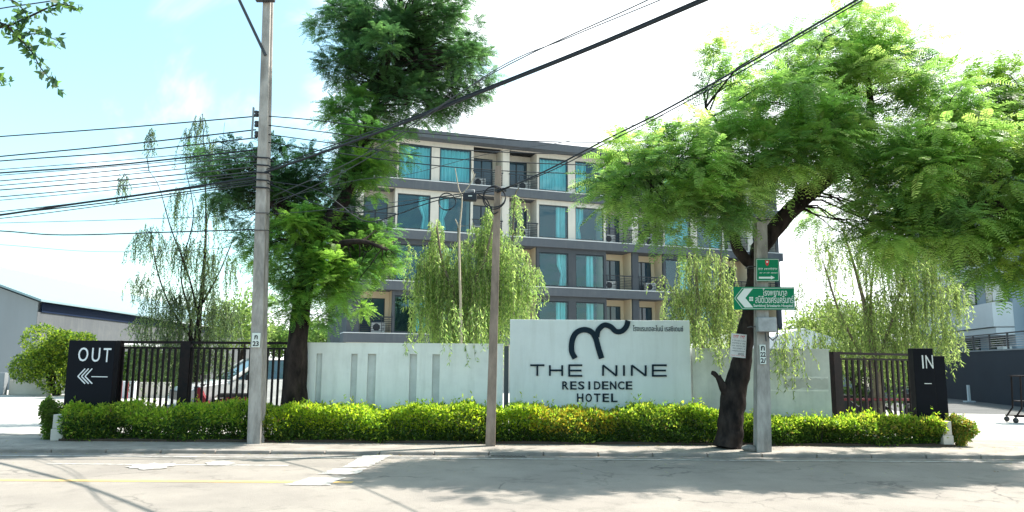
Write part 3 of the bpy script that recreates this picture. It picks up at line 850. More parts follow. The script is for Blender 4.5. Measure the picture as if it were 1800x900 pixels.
def squiggle(e_, at_, x0, x1, y, h, mt, name, seed, dens=2.6, off=.003):
    r_ = random.Random(seed); b = MB(); x = x0
    while x < x1:
        wv = r_.uniform(.5, 1.0) * dens
        if r_.random() < .85:
            y0_, y1_ = y - h / 2 * r_.uniform(.6, 1), y + h / 2 * r_.uniform(.6, 1)
            t = wv * .28
            for qd in ([(x, y0_), (x + t, y0_), (x + t, y1_), (x, y1_)], [(x + t, y0_), (x + wv * .8, y0_), (x + wv * .8, y0_ + h * .25), (x + t, y0_ + h * .25)]):
                v = [at_(*p_) for p_ in qd]; b.add([(q.x, -off, q.z) for q in v], [(0, 1, 2, 3)])
        x += wv + dens * .15
    o_ = b.build(name, mt, e_); o_['kind'] = 'stuff'; return o_
squiggle(ss_, at, 1333, 1366, 473, 4.2, M['signwhite'], 'print_line', 1)
squiggle(ss_, at, 1333, 1366, 480, 2.6, M['signwhite'], 'print_line', 2, 2.0)

# poster on the leaning trunk
py_ = 14.55
c0 = P(1298, 607.5, py_)
ps = empty('poster', c0); ps.rotation_euler = (0, R(5.5), 0)
tag(ps, 'white paper notice with red heading fixed to the leaning tree trunk', 'poster')
pwid, phei = 27 / FPX * py_, 41 / FPX * py_
MB().box(-pwid / 2, pwid / 2, 0, .008, -phei / 2, phei / 2).build('paper_sheet', M['paper'], ps)
def atp(u, v): return Vector(((u - .5) * pwid, 0, (.5 - v) * phei))
squiggle(ps, atp, .15, .93, .13, .16, M['red'], 'print_line', 3, .10, .002)
for k in range(5): squiggle(ps, atp, .1, .92, .30 + k * .11, .065, M['ink'], 'print_line', 5 + k, .06, .002)
squiggle(ps, atp, .06, .95, .93, .05, M['red'], 'print_line', 12, .06, .002)
for k in range(2):
    b = MB(); v = [atp(.5 + .0, .82 + k * .05), atp(.9, .82 + k * .05), atp(.9, .84 + k * .05), atp(.5, .84 + k * .05)]
    b.add([(q.x, -.002, q.z) for q in v], [(0, 1, 2, 3)]); b.build('print_line', M['ink'], ps)
# stone at the foot of the right pole
bm = bmesh.new(); bmesh.ops.create_icosphere(bm, subdivisions=2, radius=.12)
for v in bm.verts: v.co = Vector((v.co.x * 1.3, v.co.y, v.co.z * .6)) * random.uniform(.88, 1.1)
me = bpy.data.meshes.new('stone'); bm.to_mesh(me); bm.free(); me.materials.append(M['kerb'])
o = link('stone', me, None, (rb.x - .24, RY + .02, .05)); tag(o, 'small grey stone at the foot of the signposted pole', 'stone')

# ---- cables
def cable(pts, r, mt, label, group=None):
    """pts: (px, py, Y)"""
    w = catmull([P(*p_) for p_ in pts], 7)
    return curve_obj('overhead_cable', w, r, M[mt], label, None, group)
cable([(460, 305, 15.2), (600, 256, 13.8), (720, 212, 12.7), (850, 160, 11.5), (1040, 84, 9.9), (1240, -1, 8.4), (1400, -70, 7.4)], .027, 'cable', 'thickest black cable bundle rising from the tall pole across the road to the upper right')
cable([(462, 300, 15.2), (600, 250, 13.8), (720, 208, 12.7), (850, 156, 11.5), (1040, 80, 9.9), (1236, -4, 8.4), (1400, -76, 7.4)], .012, 'cable', 'slim cable lashed along the top of the thickest bundle')
cable([(874, 338, 14.9), (960, 300, 14.0), (1060, 248, 12.9), (1160, 198, 11.8), (1300, 120, 10.5), (1430, 45, 9.4), (1530, -15, 8.8), (1650, -90, 8)], .016, 'cable', 'black cable bundle rising from the short pole over the right hand tree')
cable([(874, 335, 14.9), (960, 304, 13.9), (1060, 254, 12.8), (1160, 204, 11.7), (1300, 127, 10.4), (1430, 50, 9.3), (1530, -8, 8.7), (1650, -80, 8)], .010, 'cable', 'thin cable running just under the bundle from the short pole')
cable([(480, 345, 15.3), (640, 272, 13.6), (860, 132, 11.2), (1130, 4, 8.8), (1300, -80, 7.6)], .009, 'cablethin', 'upper one of two thin wires above the thickest cable bundle')
cable([(480, 360, 15.3), (640, 282, 13.6), (860, 129, 11.3), (1000, 66, 10), (1160, 0, 8.7), (1300, -62, 7.6)], .008, 'cablethin', 'lower one of two thin wires above the thickest cable bundle')
RG = 'overhead cables running right from the tall pole'
RL = ['topmost', 'second', 'third', 'lowest']
for ci_, pts in enumerate(([(470, 204, 15.3), (560, 212, 15.3), (720, 232, 15.4), (900, 246, 15.6), (1060, 250, 15.8), (1330, 245, 16)],
            [(470, 220, 15.3), (600, 236, 15.3), (760, 258, 15.4), (900, 268, 15.6), (1120, 272, 15.8), (1330, 268, 16)],
            [(470, 236, 15.3), (600, 254, 15.3), (740, 274, 15.3), (880, 284, 15.4), (1100, 292, 15.6), (1330, 292, 16)],
            [(470, 250, 15.2), (560, 264, 15.2), (720, 286, 15.2), (880, 300, 15.3), (1060, 306, 15.5), (1330, 310, 16)])):
    cable(pts, .011, 'cable', RL[ci_] + ' of four sagging cables running right from the tall pole across the hotel', RG)
cable([(480, 352, 15.2), (620, 318, 15.1), (720, 306, 15.1), (860, 270, 14.8), (1040, 240, 14.5), (1240, 180, 14)], .006, 'cablethin', 'thin wire sloping up past the top floor curtains')
LG = 'overhead cables running left from the tall pole'
for k, (pts, r, lab) in enumerate([
    ([(-160, 252, 15.9), (0, 240, 15.8), (220, 224, 15.6), (455, 204, 15.3)], .014, 'topmost overhead cable leaving the tall pole to the left'),
    ([(-160, 290, 15.9), (0, 275, 15.8), (220, 254, 15.6), (450, 228, 15.3)], .015, 'second cable from the top left of the tall pole'),
    ([(-160, 298, 15.9), (0, 283, 15.8), (220, 267, 15.6), (452, 242, 15.3)], .014, 'third cable from the top left of the tall pole'),
    ([(-160, 318, 15.9), (0, 304, 15.8), (200, 290, 15.6), (460, 262, 15.3)], .018, 'fourth cable from the top left of the tall pole, slightly thicker'),
    ([(-160, 398, 15.9), (0, 378, 15.8), (120, 360, 15.7), (250, 342, 15.5), (460, 310, 15.3)], .024, 'thick sagging cable bundle low on the left of the tall pole'),
    ([(-160, 396, 15.9), (0, 377, 15.8), (120, 364, 15.7), (250, 348, 15.5), (460, 318, 15.3)], .014, 'slim cable twisted under the thick sagging bundle'),
    ([(-160, 400, 15.9), (0, 406, 15.8), (110, 413, 15.7), (300, 408, 15.6), (462, 403, 15.3)], .014, 'lowest strong black cable left of the tall pole'),
    ([(-160, 396, 15.9), (0, 392, 15.8), (220, 386, 15.6), (462, 377, 15.3), (600, 366, 15.2), (780, 345, 15)], .007, 'thin wire just above the lowest strong cable'),
    ([(-160, 422, 17.9), (0, 430, 17.8), (160, 442, 17.7), (320, 440, 17.6), (470, 430, 17.3)], .006, 'thin faint wire lowest of all on the left')]):
    cable(pts, r, 'cable' if r > .01 else 'cablethin', lab, LG)
ORD = ['topmost', 'second', 'third', 'fourth', 'fifth', 'sixth', 'seventh', 'eighth', 'lowest']
for ci_, (y0_, y1_, r) in enumerate(sorted(((298, 258, .006), (318, 272, .008), (326, 282, .007), (334, 292, .009), (346, 300, .008), (352, 305, .006), (384, 322, .007), (372, 315, .007), (308, 268, .006)))):
    cable([(-160, y0_ + 12, 15.9), (0, y0_, 15.8), (220, (y0_ + y1_) / 2 + 3, 15.6), (460, y1_, 15.3)], r * 1.45, 'cablethin', ORD[ci_] + ' thin wire of the loose fanning bundle left of the tall pole', 'thin wires in the bundle left of the tall pole')
cable([(470, 318, 15.2), (560, 335, 15.2), (640, 388, 15.1), (700, 376, 15), (770, 352, 14.95), (868, 336, 14.9)], .011, 'cable', 'black cable looping from the tall pole down to the short pole')
cable([(470, 322, 15.2), (600, 372, 15.1), (700, 362, 15), (770, 347, 14.95), (868, 333, 14.9)], .012, 'cable', 'cable from the tall pole reaching the splice box')
cable([(838, 340, 14.9), (856, 352, 14.9), (866, 375, 14.9), (876, 372, 14.9)], .012, 'cable', 'short cable drooping from splice box to the short pole')
cable([(-60, 30, 9), (0, 15, 9), (110, -2, 9), (200, -25, 9)], .008, 'cable', 'black wire crossing the top left corner behind the twigs')

# ================================================================== HOTEL
HA = R(18.5)
hotel = empty('hotel_building', (1.66, 45, 0), HA)
tag(hotel, 'five storey hotel with dark lower floors, cream upper floors and turquoise curtains', 'hotel')
SL, SR, DEP = -11.45, 17.75, 13.0
ZF = [3.2, 6.2, 9.2, 12.2]; ZR = 15.2
bays = []
for k in range(-2, 3):
    o_ = k * 8.8
    for ty, a, c in (('W', 0, 1.95), ('W', 2.45, 4.4), ('B', 4.55, 6.4), ('B', 6.85, 8.65)):
        if a + o_ > SL + .1 and c + o_ < SR - .1: bays.append((ty, a + o_, c + o_))
bays.sort(key=lambda t: t[1])
# ground floor and volume
MB().box(SL + .02, SR - .02, .0, DEP, -.05, ZF[0] - .45).build('ground_floor_wall', M['cream'], hotel)
MB().box(SL + .02, SR - .02, 1.5, DEP, ZF[0] - .45, ZR - .7).build('rear_volume', M['slate'], hotel)
MB().box(SL, SL + .25, .0, 1.5, ZF[0] - .45, ZR - .7).build('end_wall', M['slate'], hotel)
MB().box(SR - .25, SR, .0, 1.5, ZF[0] - .45, ZR - .7).build('end_wall', M['slate'], hotel)
for i, z0 in enumerate(ZF):
    z1 = ZF[i + 1] - .45 if i < 3 else ZR - .45
    wm = M['slate'] if i < 2 else M['cream']
    x = SL + .25; hb = z0 + 2.25
    MB().box(SL + .25, SR - .25, 0, .2, z0 + 2.54, z1 + .002).build('facade_wall', wm, hotel)
    for ty, a, c in bays:
        if a > x + .01: MB().box(x, a, 0, .2, z0 + .1, z0 + 2.54).build('wall_pier', wm, hotel)
        if ty == 'W':
            MB().box(a, c, 0, .2, hb, z0 + 2.54).build('lintel', wm, hotel)
            MB().box(a, c, 0, .2, z0 + .1, z0 + .17).build('window_sill', wm, hotel)
        x = c
    MB().box(x, SR - .25, 0, .2, z0 + .1, z0 + 2.54).build('wall_pier', wm, hotel)
    MB().box(SL - .18, SR + .15, -.22, 1.5, z0 - .45, z0 + .05).build('floor_band', M['slate2'], hotel)
    MB().box(SL - .2, SR + .17, -.24, 1.5, z0 + .052, z0 + .1).build('band_ledge', M['ledge'], hotel)
MB().box(SL - .35, SR + .3, -.75, DEP + .3, ZR - .448, ZR).build('roof', M['slate2'], hotel)
# one window and one balcony of each kind, then copies
W_ = 1.95
fb = MB()
t = .05
fb.box(0, W_, .03, .10, 0, t); fb.box(0, W_, .03, .10, 2.05 - t, 2.05); fb.box(0, t, .03, .10, t, 2.05 - t); fb.box(W_ - t, W_, .03, .10, t, 2.05 - t)
fmesh = fb.mesh('window', M['frame'])
pmesh = MB().add([(t, .07, t), (W_ - t, .07, t), (W_ - t, .07, 2.05 - t), (t, .07, 2.05 - t)], [(0, 1, 2, 3)]).mesh('pane', M['wglass'])
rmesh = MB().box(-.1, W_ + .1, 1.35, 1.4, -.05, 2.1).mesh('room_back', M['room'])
def curtain_mesh(x0, x1, gather=0.0):
    n = 46; vs = []
    zs_ = (.03, .8, 1.4, 2.02)
    for zi, z in enumerate(zs_):
        for i in range(n + 1):
            u = i / n; xx = x0 + (x1 - x0) * u
            if gather and zi == 1: xx = x0 + (x1 - x0) * ((u * (1 - abs(gather))) + (abs(gather) if gather < 0 else 0))
            if gather and zi == 0: xx = x0 + (x1 - x0) * ((u * (1 - abs(gather) * .5)) + (abs(gather) * .5 if gather < 0 else 0))
            vs.append((xx, .32 + .07 * math.sin(u * (x1 - x0) * 30 + 1.3 * math.sin(u * 13)), z))
    fs = [(r * (n + 1) + i, r * (n + 1) + i + 1, (r + 1) * (n + 1) + i + 1, (r + 1) * (n + 1) + i) for r in range(len(zs_) - 1) for i in range(n)]
    b = MB(); b.add(vs, fs, 0, True); return b.mesh('curtain', M['curtain'])
CM = {'full': curtain_mesh(.06, 1.89), 'right': curtain_mesh(1.25, 1.88), 'left': curtain_mesh(.07, .65, .45),
      'midr': curtain_mesh(1.0, 1.45, -.2), 'right2': curtain_mesh(1.3, 1.88, -.45), 'half': curtain_mesh(.06, .85), 'mid': curtain_mesh(.85, 1.35)}
styles = {(3, 0): 'full', (3, 1): 'full', (3, 2): 'full', (3, 3): 'half', (3, 4): 'full', (3, 5): 'full', (3, 6): 'full',
          (2, 0): 'right2', (2, 1): 'left', (2, 2): 'right', (2, 3): 'left', (2, 4): 'full', (2, 5): 'right', (2, 6): 'full',
          (1, 0): None, (1, 1): 'half', (1, 2): 'right2', (1, 3): 'mid', (1, 4): 'right', (1, 5): 'left', (1, 6): 'half',
          (0, 0): 'right', (0, 1): 'half', (0, 2): 'right', (0, 3): 'mid', (0, 4): 'right', (0, 5): 'left', (0, 6): 'right'}
# balcony shell
BW, BH, BD = 1.8, 2.45, 1.25
def balcony_parts(mt):
    s = MB(); s.box(-.12, 0, .2, BD, 0, BH + .1); s.box(BW, BW + .12, .2, BD, 0, BH + .1)
    s.box(-.12, BW + .12, .2, BD + .05, BH, BH + .1 - .002)
    s.box(0, .14, BD, BD + .1, 0, BH); s.box(1.55, BW, BD, BD + .1, 0, BH); s.box(.14, 1.55, BD, BD + .1, 2.05, BH)
    return s.mesh('balcony', mt)
bal = {0: balcony_parts(M['tan']), 2: balcony_parts(M['cream'])}
d = MB()
d.box(.14, 1.55, BD - .03, BD + .03, 2.0, 2.05); d.box(.14, .19, BD - .03, BD + .03, .02, 2.0); d.box(1.5, 1.55, BD - .03, BD + .03, .02, 2.0); d.box(.82, .88, BD - .04, BD + .03, .02, 2.0)
d.box(.19, .82, BD + .01, BD + .02, .02, 2.0, 1); d.box(.88, 1.5, BD - .01, BD, .02, 2.0, 1)
dmesh = d.mesh('sliding_door', [M['frame'], M['glass']])
r_ = MB(); r_.box(-.06, BW + .06, -.06, -.01, .86, .92)
for k in range(7): r_.box(0, BW, -.045, -.025, .1 + k * .105, .13 + k * .105)
for xx in (0, .6, 1.2, BW - .03): r_.box(xx, xx + .03, -.05, -.02, 0, .86)
railm = r_.mesh('railing', M['rail'])
a_ = MB(); a_.bbox(0, .78, 0, .28, 0, .54, .02)
a_.lathe([(.0, -.012), (.20, -.012), (.21, .0)], .28, .27, 'y', 18, 1)
for k in range(6): a_.box(.56, .74, -.004, 0, .08 + k * .07, .10 + k * .07, 1)
acm = a_.mesh('air_conditioner', [M['acwhite'], M['acdark']])
aa = []
wi_ = {}
for i, z0 in enumerate(ZF):
    wi = 0; bi = 0
    for ty, a, c in bays:
        if ty == 'W':
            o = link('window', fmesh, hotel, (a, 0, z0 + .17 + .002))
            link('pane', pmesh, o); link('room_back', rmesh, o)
            st = styles.get((i, wi))
            if st: link('curtain', CM[st], o)
            wi += 1
        else:
            o = link('balcony', bal[0 if i < 2 else 2], hotel, (a + .02, 0, z0 + .102))
            link('sliding_door', dmesh, o); link('railing', railm, o)
            left = (bi % 2 == 0)
            link('air_conditioner', acm, o, (.72 if left else .12, .45, .06))
            bi += 1
# rounded corner lamp
# ================================================================== OTHER BUILDINGS
# warehouse on the left
wh = empty('warehouse', (0, 0, 0)); tag(wh, 'long low grey warehouse with pale roof and navy eaves trim at far left', 'building')
c1 = P(68, 531, 42); c2 = P(455, 592, 88)
ez = (c1.z + c2.z) / 2
A = Vector((c1.x, 42)); B = Vector((c2.x, 88)); dd = (B - A).normalized(); nn = Vector((-dd.y, dd.x)); Lw = (B - A).length
wh.location = (A.x, A.y, 0); wh.rotation_euler = (0, 0, math.atan2(dd.y, dd.x))
ez = c1.z; Wd = 16
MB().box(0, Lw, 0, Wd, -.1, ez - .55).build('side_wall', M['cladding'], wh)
MB().prism([(0, 0), (0, 1)], 0, 1) if False else None
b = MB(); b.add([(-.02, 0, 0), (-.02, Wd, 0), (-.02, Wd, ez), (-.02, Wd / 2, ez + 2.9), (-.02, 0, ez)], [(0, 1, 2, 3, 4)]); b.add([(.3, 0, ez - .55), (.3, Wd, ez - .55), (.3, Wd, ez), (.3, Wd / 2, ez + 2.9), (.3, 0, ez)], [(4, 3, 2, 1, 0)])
b.build('gable', M['greywall'], wh)  # lighter grey than the side wall, making up for the gable's shade
b = MB(); b.add([(-.5, -.4, ez), (Lw, -.4, ez), (Lw, Wd / 2, ez + 3.0), (-.5, Wd / 2, ez + 3.0), (-.5, -.4, ez + .12), (Lw, -.4, ez + .12), (Lw, Wd / 2, ez + 3.12), (-.5, Wd / 2, ez + 3.12)],
          [(0, 1, 2, 3), (4, 5, 6, 7), (0, 1, 5, 4), (1, 2, 6, 5), (3, 0, 4, 7)])
b.add([(-.5, Wd / 2, ez + 3.0), (Lw, Wd / 2, ez + 3.0), (Lw, Wd + .4, ez), (-.5, Wd + .4, ez), (-.5, Wd / 2, ez + 3.12), (Lw, Wd / 2, ez + 3.12), (Lw, Wd + .4, ez + .12), (-.5, Wd + .4, ez + .12)], [(0, 1, 2, 3), (4, 5, 6, 7), (0, 3, 7, 4)])
b.build('roof', M['roof'], wh)
MB().box(0.3, Lw, -.06, .1, ez - .55, ez - .02).build('eaves_trim', M['blueband'], wh)
MB().box(-2.4, -.05, 4.0, 14, 3.0, 3.25).build('canopy', M['offwhite'], wh)
MB().box(-.1, -.03, 2.6, 13.5, 0, 2.9).build('doorway', M['acdark'], wh)
for zz in (ez - .1, ez + .9): MB().box(-.08, -.025, 6.2, 13, zz, zz + .1).build('louvre', M['bluedark'], wh)
# carport roof edge behind the fence
cp = empty('carport', (0, 0, 0)); tag(cp, 'low carport with a thin white roof edge behind the left fence', 'carport')
q0, q1 = P(204, 599, 33), P(318, 608.5, 38)
cd = (q1 - q0); b = MB()
for (A_, B_) in ((q0, q1),):
    n2 = Vector((-cd.y, cd.x, 0)).normalized() * 1.6
    vs = [A_, B_, B_ + n2, A_ + n2]; vs = [Vector((v.x, v.y, v.z)) for v in vs]
    b.add([tuple(v) for v in vs] + [(v.x, v.y, v.z - .14) for v in vs], [(0, 1, 2, 3), (7, 6, 5, 4), (0, 4, 5, 1), (1, 5, 6, 2), (2, 6, 7, 3), (3, 7, 4, 0)])
b.build('roof', M['offwhite'], cp)
for tt in (0.03, .5, .97):
    q = q0.lerp(q1, tt) + n2 * .1; MB().box(q.x - .06, q.x + .06, q.y - .06, q.y + .06, 0, q.z - .13).build('post', M['darksteel'], cp)

# planter walls at the left
def planter(x0p, x1p, yb, yt, label, name='planter_wall', mt='planter'):
    p0 = G(x0p, yb); p1 = G(x1p, yb); Y_ = (p0.y + p1.y) / 2; h = Zat((x0p + x1p) / 2, yt, Y_)
    MBx = MB(); MBx.bbox(p0.x, p1.x, Y_, Y_ + .3, 0, h, .02)
    return tag(MBx.build(name, M[mt]), label, 'planter')
planter(-60, 8, 694, 655, 'dark low wall block at the far left edge', 'low_wall', 'greywall')
planter(10, 92, 694, 668, 'beige low planter wall under the big shrub at left')
planter(93, 128, 692, 670, 'brighter white block at the right end of the planter wall', mt='offwhite')
planter(196, 236, 700, 670, 'white painted low kerb wall with red stripe right of the OUT pillar', mt='offwhite')
planter(238, 300, 699, 672, 'pale low planter wall seen through the left fence bars', mt='planter')
for px, wh_ in ((197, 'beside the OUT pillar'), (218, 'middle of three behind the left fence'), (229, 'rightmost of three behind the left fence')):
    p0 = G(px, 700); b = MB(); b.box(p0.x - .035, p0.x + .035, p0.y - .35, p0.y - .28, 0, .75)
    tag(b.build('red_marker', M['redpaint']), 'slim red marker post ' + wh_, 'post', 'red marker posts behind the left fence')

# charcoal wall with rail and the blue-grey building at right
dr = Vector((.2, 1.0)).normalized()
W0 = Vector((20.3, 27.5)); 
cw = empty('charcoal_wall', (W0.x, W0.y, 0), math.atan2(dr.y, dr.x)); tag(cw, 'tall charcoal retaining wall topped by a black railing beyond the right driveway', 'wall')
MB().box(-6, 26, -.3, 0, -.1, 2.3).build('wall_body', M['darkwall'], cw) if False else None
MB().box(-5, 26, -.001 - .3, 0, -.1, 2.32).build('wall_body', M['darkwall'], cw)
MB().box(-5, 26, -.33, .03, 2.32, 2.38).build('coping', M['greywall'], cw)
for k in range(6): MB().tube([(-5, -.15, 2.50 + k * .095), (26, -.15, 2.50 + k * .095)], .014, 5).build('rail_wire', M['steel'], cw)
MB().box(-5, 26, -.19, -.11, 3.05, 3.1).build('handrail', M['rail'], cw)
pm = MB().box(-.04, .04, -.18, -.12, 2.38, 3.05).mesh('post', M['rail'])
for k in range(17): link('post', pm, cw, (-4.4 + k * 1.8, 0, 0))
# white upright pipe stub by the wall
e = empty('white_stand', tuple(G(1704, 707))); tag(e, 'thin white upright stand on a small base before the charcoal wall', 'stand')
MB().box(-.05, .05, -.05, .05, 0.06, .78).build('upright', M['offwhite'], e)
MB().box(-.22, .22, -.12, .12, 0, .06).build('base_plate', M['offwhite'], e)

bb = empty('apartment_building', (25.7, 39.5, 0), math.atan2(1, .2)); tag(bb, 'blue grey apartment block with white balcony fronts partly behind the right hand tree', 'building')
# local x runs away from camera, local y to the left; left face lies at y=0
Hb = 13.6
MB().box(0, 16, -14, -1.0, -.1, Hb).build('main_wall', M['bluegrey'], bb)
MB().box(-.6, 0, -14, -1.8, -.1, Hb - .6).build('front_wall', M['bluedark'], bb)
for fl in range(4):
    z = 0.6 + fl * 3.3
    MB().box(.02 , 11, -1.0, 0.0, z - .15, z + 1.15).build('balcony_front', M['offwhite'], bb)
    MB().box(.02, 11, -1.0, -.1, z + 2.7, z + 3.1).build('balcony_soffit', M['offwhite'], bb)
    for k in range(3):
        x = 1.2 + k * 3.3
        w = MB().box(x, x + 1.9, -.995, -.93, z + 1.2, z + 2.65).build('window', M['frame'], bb)
        MB().box(x + .08, x + .9, -.928, -.92, z + 1.28, z + 2.57).build('pane', M['glass'], w)
        MB().box(x + 1.0, x + 1.82, -.928, -.92, z + 1.28, z + 2.57).build('pane', M['glass'], w)
    MB().bbox(.25, 1.0, -.9, -.45, z + 1.3, z + 2.1, .02).build('air_conditioner', M['acwhite'], bb)
MB().box(-.7, 16.2, -14.2, .1, Hb, Hb + .3).build('roof', M['bluedark'], bb)
# small house roof behind the plain wall
hs = empty('house', (Xat(1400, 600, 36), 36, 0), R(14)); tag(hs, 'low house with a pale tin roof showing above the plain wall', 'house')
MB().box(-3.4, 3.4, 0, 6, -.1, 2.3).build('wall', M['greywall'], hs)
b = MB(); b.prism([(-4, 2.3), (4, 2.3), (4, 2.36), (0.2, 3.4), (-4, 2.36)], -.4, 6.4); b.build('roof', M['offwhite'], hs)
MB().box(-2.4, -1.2, -.05, -.01, 1.0, 2.0).build('window', M['frame'], hs)

# ================================================================== CAR AND MOTORCYCLES
def wheel(parent, x, y, r, w, name='wheel'):
    o = MB().lathe([(r * .62, -w / 2), (r * .95, -w / 2), (r, -w / 4), (r, w / 4), (r * .95, w / 2), (r * .62, w / 2)], 0, 0, 'y', 24).build(name, M['tyre'], parent, (x, y, r))
    b = MB(); b.lathe([(0, -w * .35), (r * .18, -w * .38), (r * .2, -w * .3)], 0, 0, 'y', 16)
    for k in range(5):
        a = 2 * math.pi * k / 5; c_, s_ = math.cos(a), math.sin(a)
        b.add([(c_ * r * .1 - s_ * .03, -w * .34, s_ * r * .1 + c_ * .03), (c_ * r * .1 + s_ * .03, -w * .34, s_ * r * .1 - c_ * .03), (c_ * r * .6 + s_ * .05, -w * .40, s_ * r * .6 - c_ * .05), (c_ * r * .6 - s_ * .05, -w * .40, s_ * r * .6 + c_ * .05)], [(0, 1, 2, 3)])
    b.lathe([(r * .56, -w * .45), (r * .63, -w * .5), (r * .63, w * .5)], 0, 0, 'y', 24)
    b.build('rim', M['rim'], o)
    return o
car = empty('parked_car', (-6.75, 20.8, 0), R(36)); car.scale = (1, 1, 1.03); tag(car, 'white car parked behind the left fence, its nose pointing left', 'car')
# local x: nose at -x, near side at -y
Wc = .92
prof = [(-2.32, .42), (-2.38, .62), (-2.30, .86), (-2.05, .98), (-1.25, 1.10), (-1.05, 1.14), (2.1, 1.16), (2.34, 1.05), (2.38, .7), (2.34, .35), (1.75, .30), (1.70, .55), (1.50, .70), (1.20, .70), (.98, .55), (.93, .26), (-.98, .26), (-1.03, .55), (-1.25, .70), (-1.55, .70), (-1.77, .55), (-1.82, .30)]
bm = bmesh.new()
lo = [bm.verts.new((x, -Wc + (.0 if z < .95 else .03), z)) for x, z in prof]
hi_ = [bm.verts.new((x, Wc - (.0 if z < .95 else .03), z)) for x, z in prof]
bm.faces.new(lo); bm.faces.new(hi_[::-1])
n = len(prof)
for i in range(n): bm.faces.new((lo[i], hi_[i], hi_[(i + 1) % n], lo[(i + 1) % n]))
bmesh.ops.recalc_face_normals(bm, faces=bm.faces[:])
bmesh.ops.bevel(bm, geom=[e_ for e_ in bm.edges if abs(e_.verts[0].co.y - e_.verts[1].co.y) < .1 and e_.verts[0].co.z > .5], offset=.05, segments=3, affect='EDGES')
for f in bm.faces: f.smooth = False
me = bpy.data.meshes.new('body'); bm.to_mesh(me); bm.free(); me.materials.append(M['carpaint']); link('body', me, car)
cab0 = [(-1.2, 1.12), (-.42, 1.62), (1.35, 1.66), (1.95, 1.50), (2.15, 1.15)]
b = MB()
lo = [(x, -Wc + .06 + (z - 1.12) * .28, z) for x, z in cab0]; hi2 = [(x, -y, z) for x, y, z in lo]
b.add(lo + hi2, [(0, 1, 2, 3, 4), (9, 8, 7, 6, 5), (0, 5, 6, 1), (3, 8, 9, 4)], 0)
b.build('window_glass', M['glass'], car)
b = MB(); ro = [(-.44, 1.61), (1.36, 1.65), (1.97, 1.49)]
b.add([(x, s_ * (-Wc + .045 + (z - 1.12) * .28), z) for s_ in (1, -1) for x, z in ro] + [(x, s_ * (-Wc + .09 + (z - 1.12) * .28), z + .05) for s_ in (1, -1) for x, z in ro],
      [(6, 7, 10, 9), (7, 8, 11, 10), (0, 1, 7, 6), (1, 2, 8, 7), (3, 9, 10, 4), (4, 10, 11, 5), (0, 6, 9, 3), (2, 5, 11, 8)])
b.build('roof', M['carpaint'], car)
for s_ in (1, -1):
    for (xa, za, xb, zb, tw) in ((-1.2, 1.12, -.43, 1.62, .05), (.35, 1.12, .42, 1.65, .045), (1.35, 1.14, 1.42, 1.66, .06), (2.12, 1.14, 1.93, 1.52, .07)):
        b = MB(); b.tube([(xa, s_ * (-Wc + .05), za), (xb, s_ * (-Wc + .05 + (zb - 1.12) * .28), zb)], tw, 6); b.build('pillar', M['carpaint'], car)
    m_ = MB(); m_.bbox(-.12, .10, -.12, .10, -.07, .09, .04); m_.build('mirror', M['carpaint'] if s_ < 0 else M['tyre'], car, (-.78, s_ * (-Wc - .10), 1.17))
    MB().bbox(-.02, .30, -.09, .09, -.09, .08, .03).build('headlight', M['glass'], car, (-2.30, s_ * .66, .80))
    MB().bbox(-.03, .03, -.12, .12, -.1, .1, .02).build('tail_light', M['redpaint'], car, (2.37, s_ * .72, .88))
    MB().box(.0, .16, -.006, .0, 0, .025).build('door_handle', M['rim'], car, (.1, s_ * -(Wc + .003) , .93))
    MB().box(.0, .16, -.006, .0, 0, .025).build('door_handle', M['rim'], car, (1.1, s_ * -(Wc + .003), .93))
MB().bbox(-2.41, -2.33, -.55, .55, .62, .84, .02).build('grille', M['acdark'], car)
MB().bbox(-2.43, -2.30, -.80, .80, .30, .46, .03).build('bumper', M['acdark'], car)
for xx in (-1.4, 1.35):
    for s_ in (-1, 1):
        o = wheel(car, xx, s_ * .80, .33, .21)
        if s_ > 0: o.rotation_euler = (0, 0, math.pi)

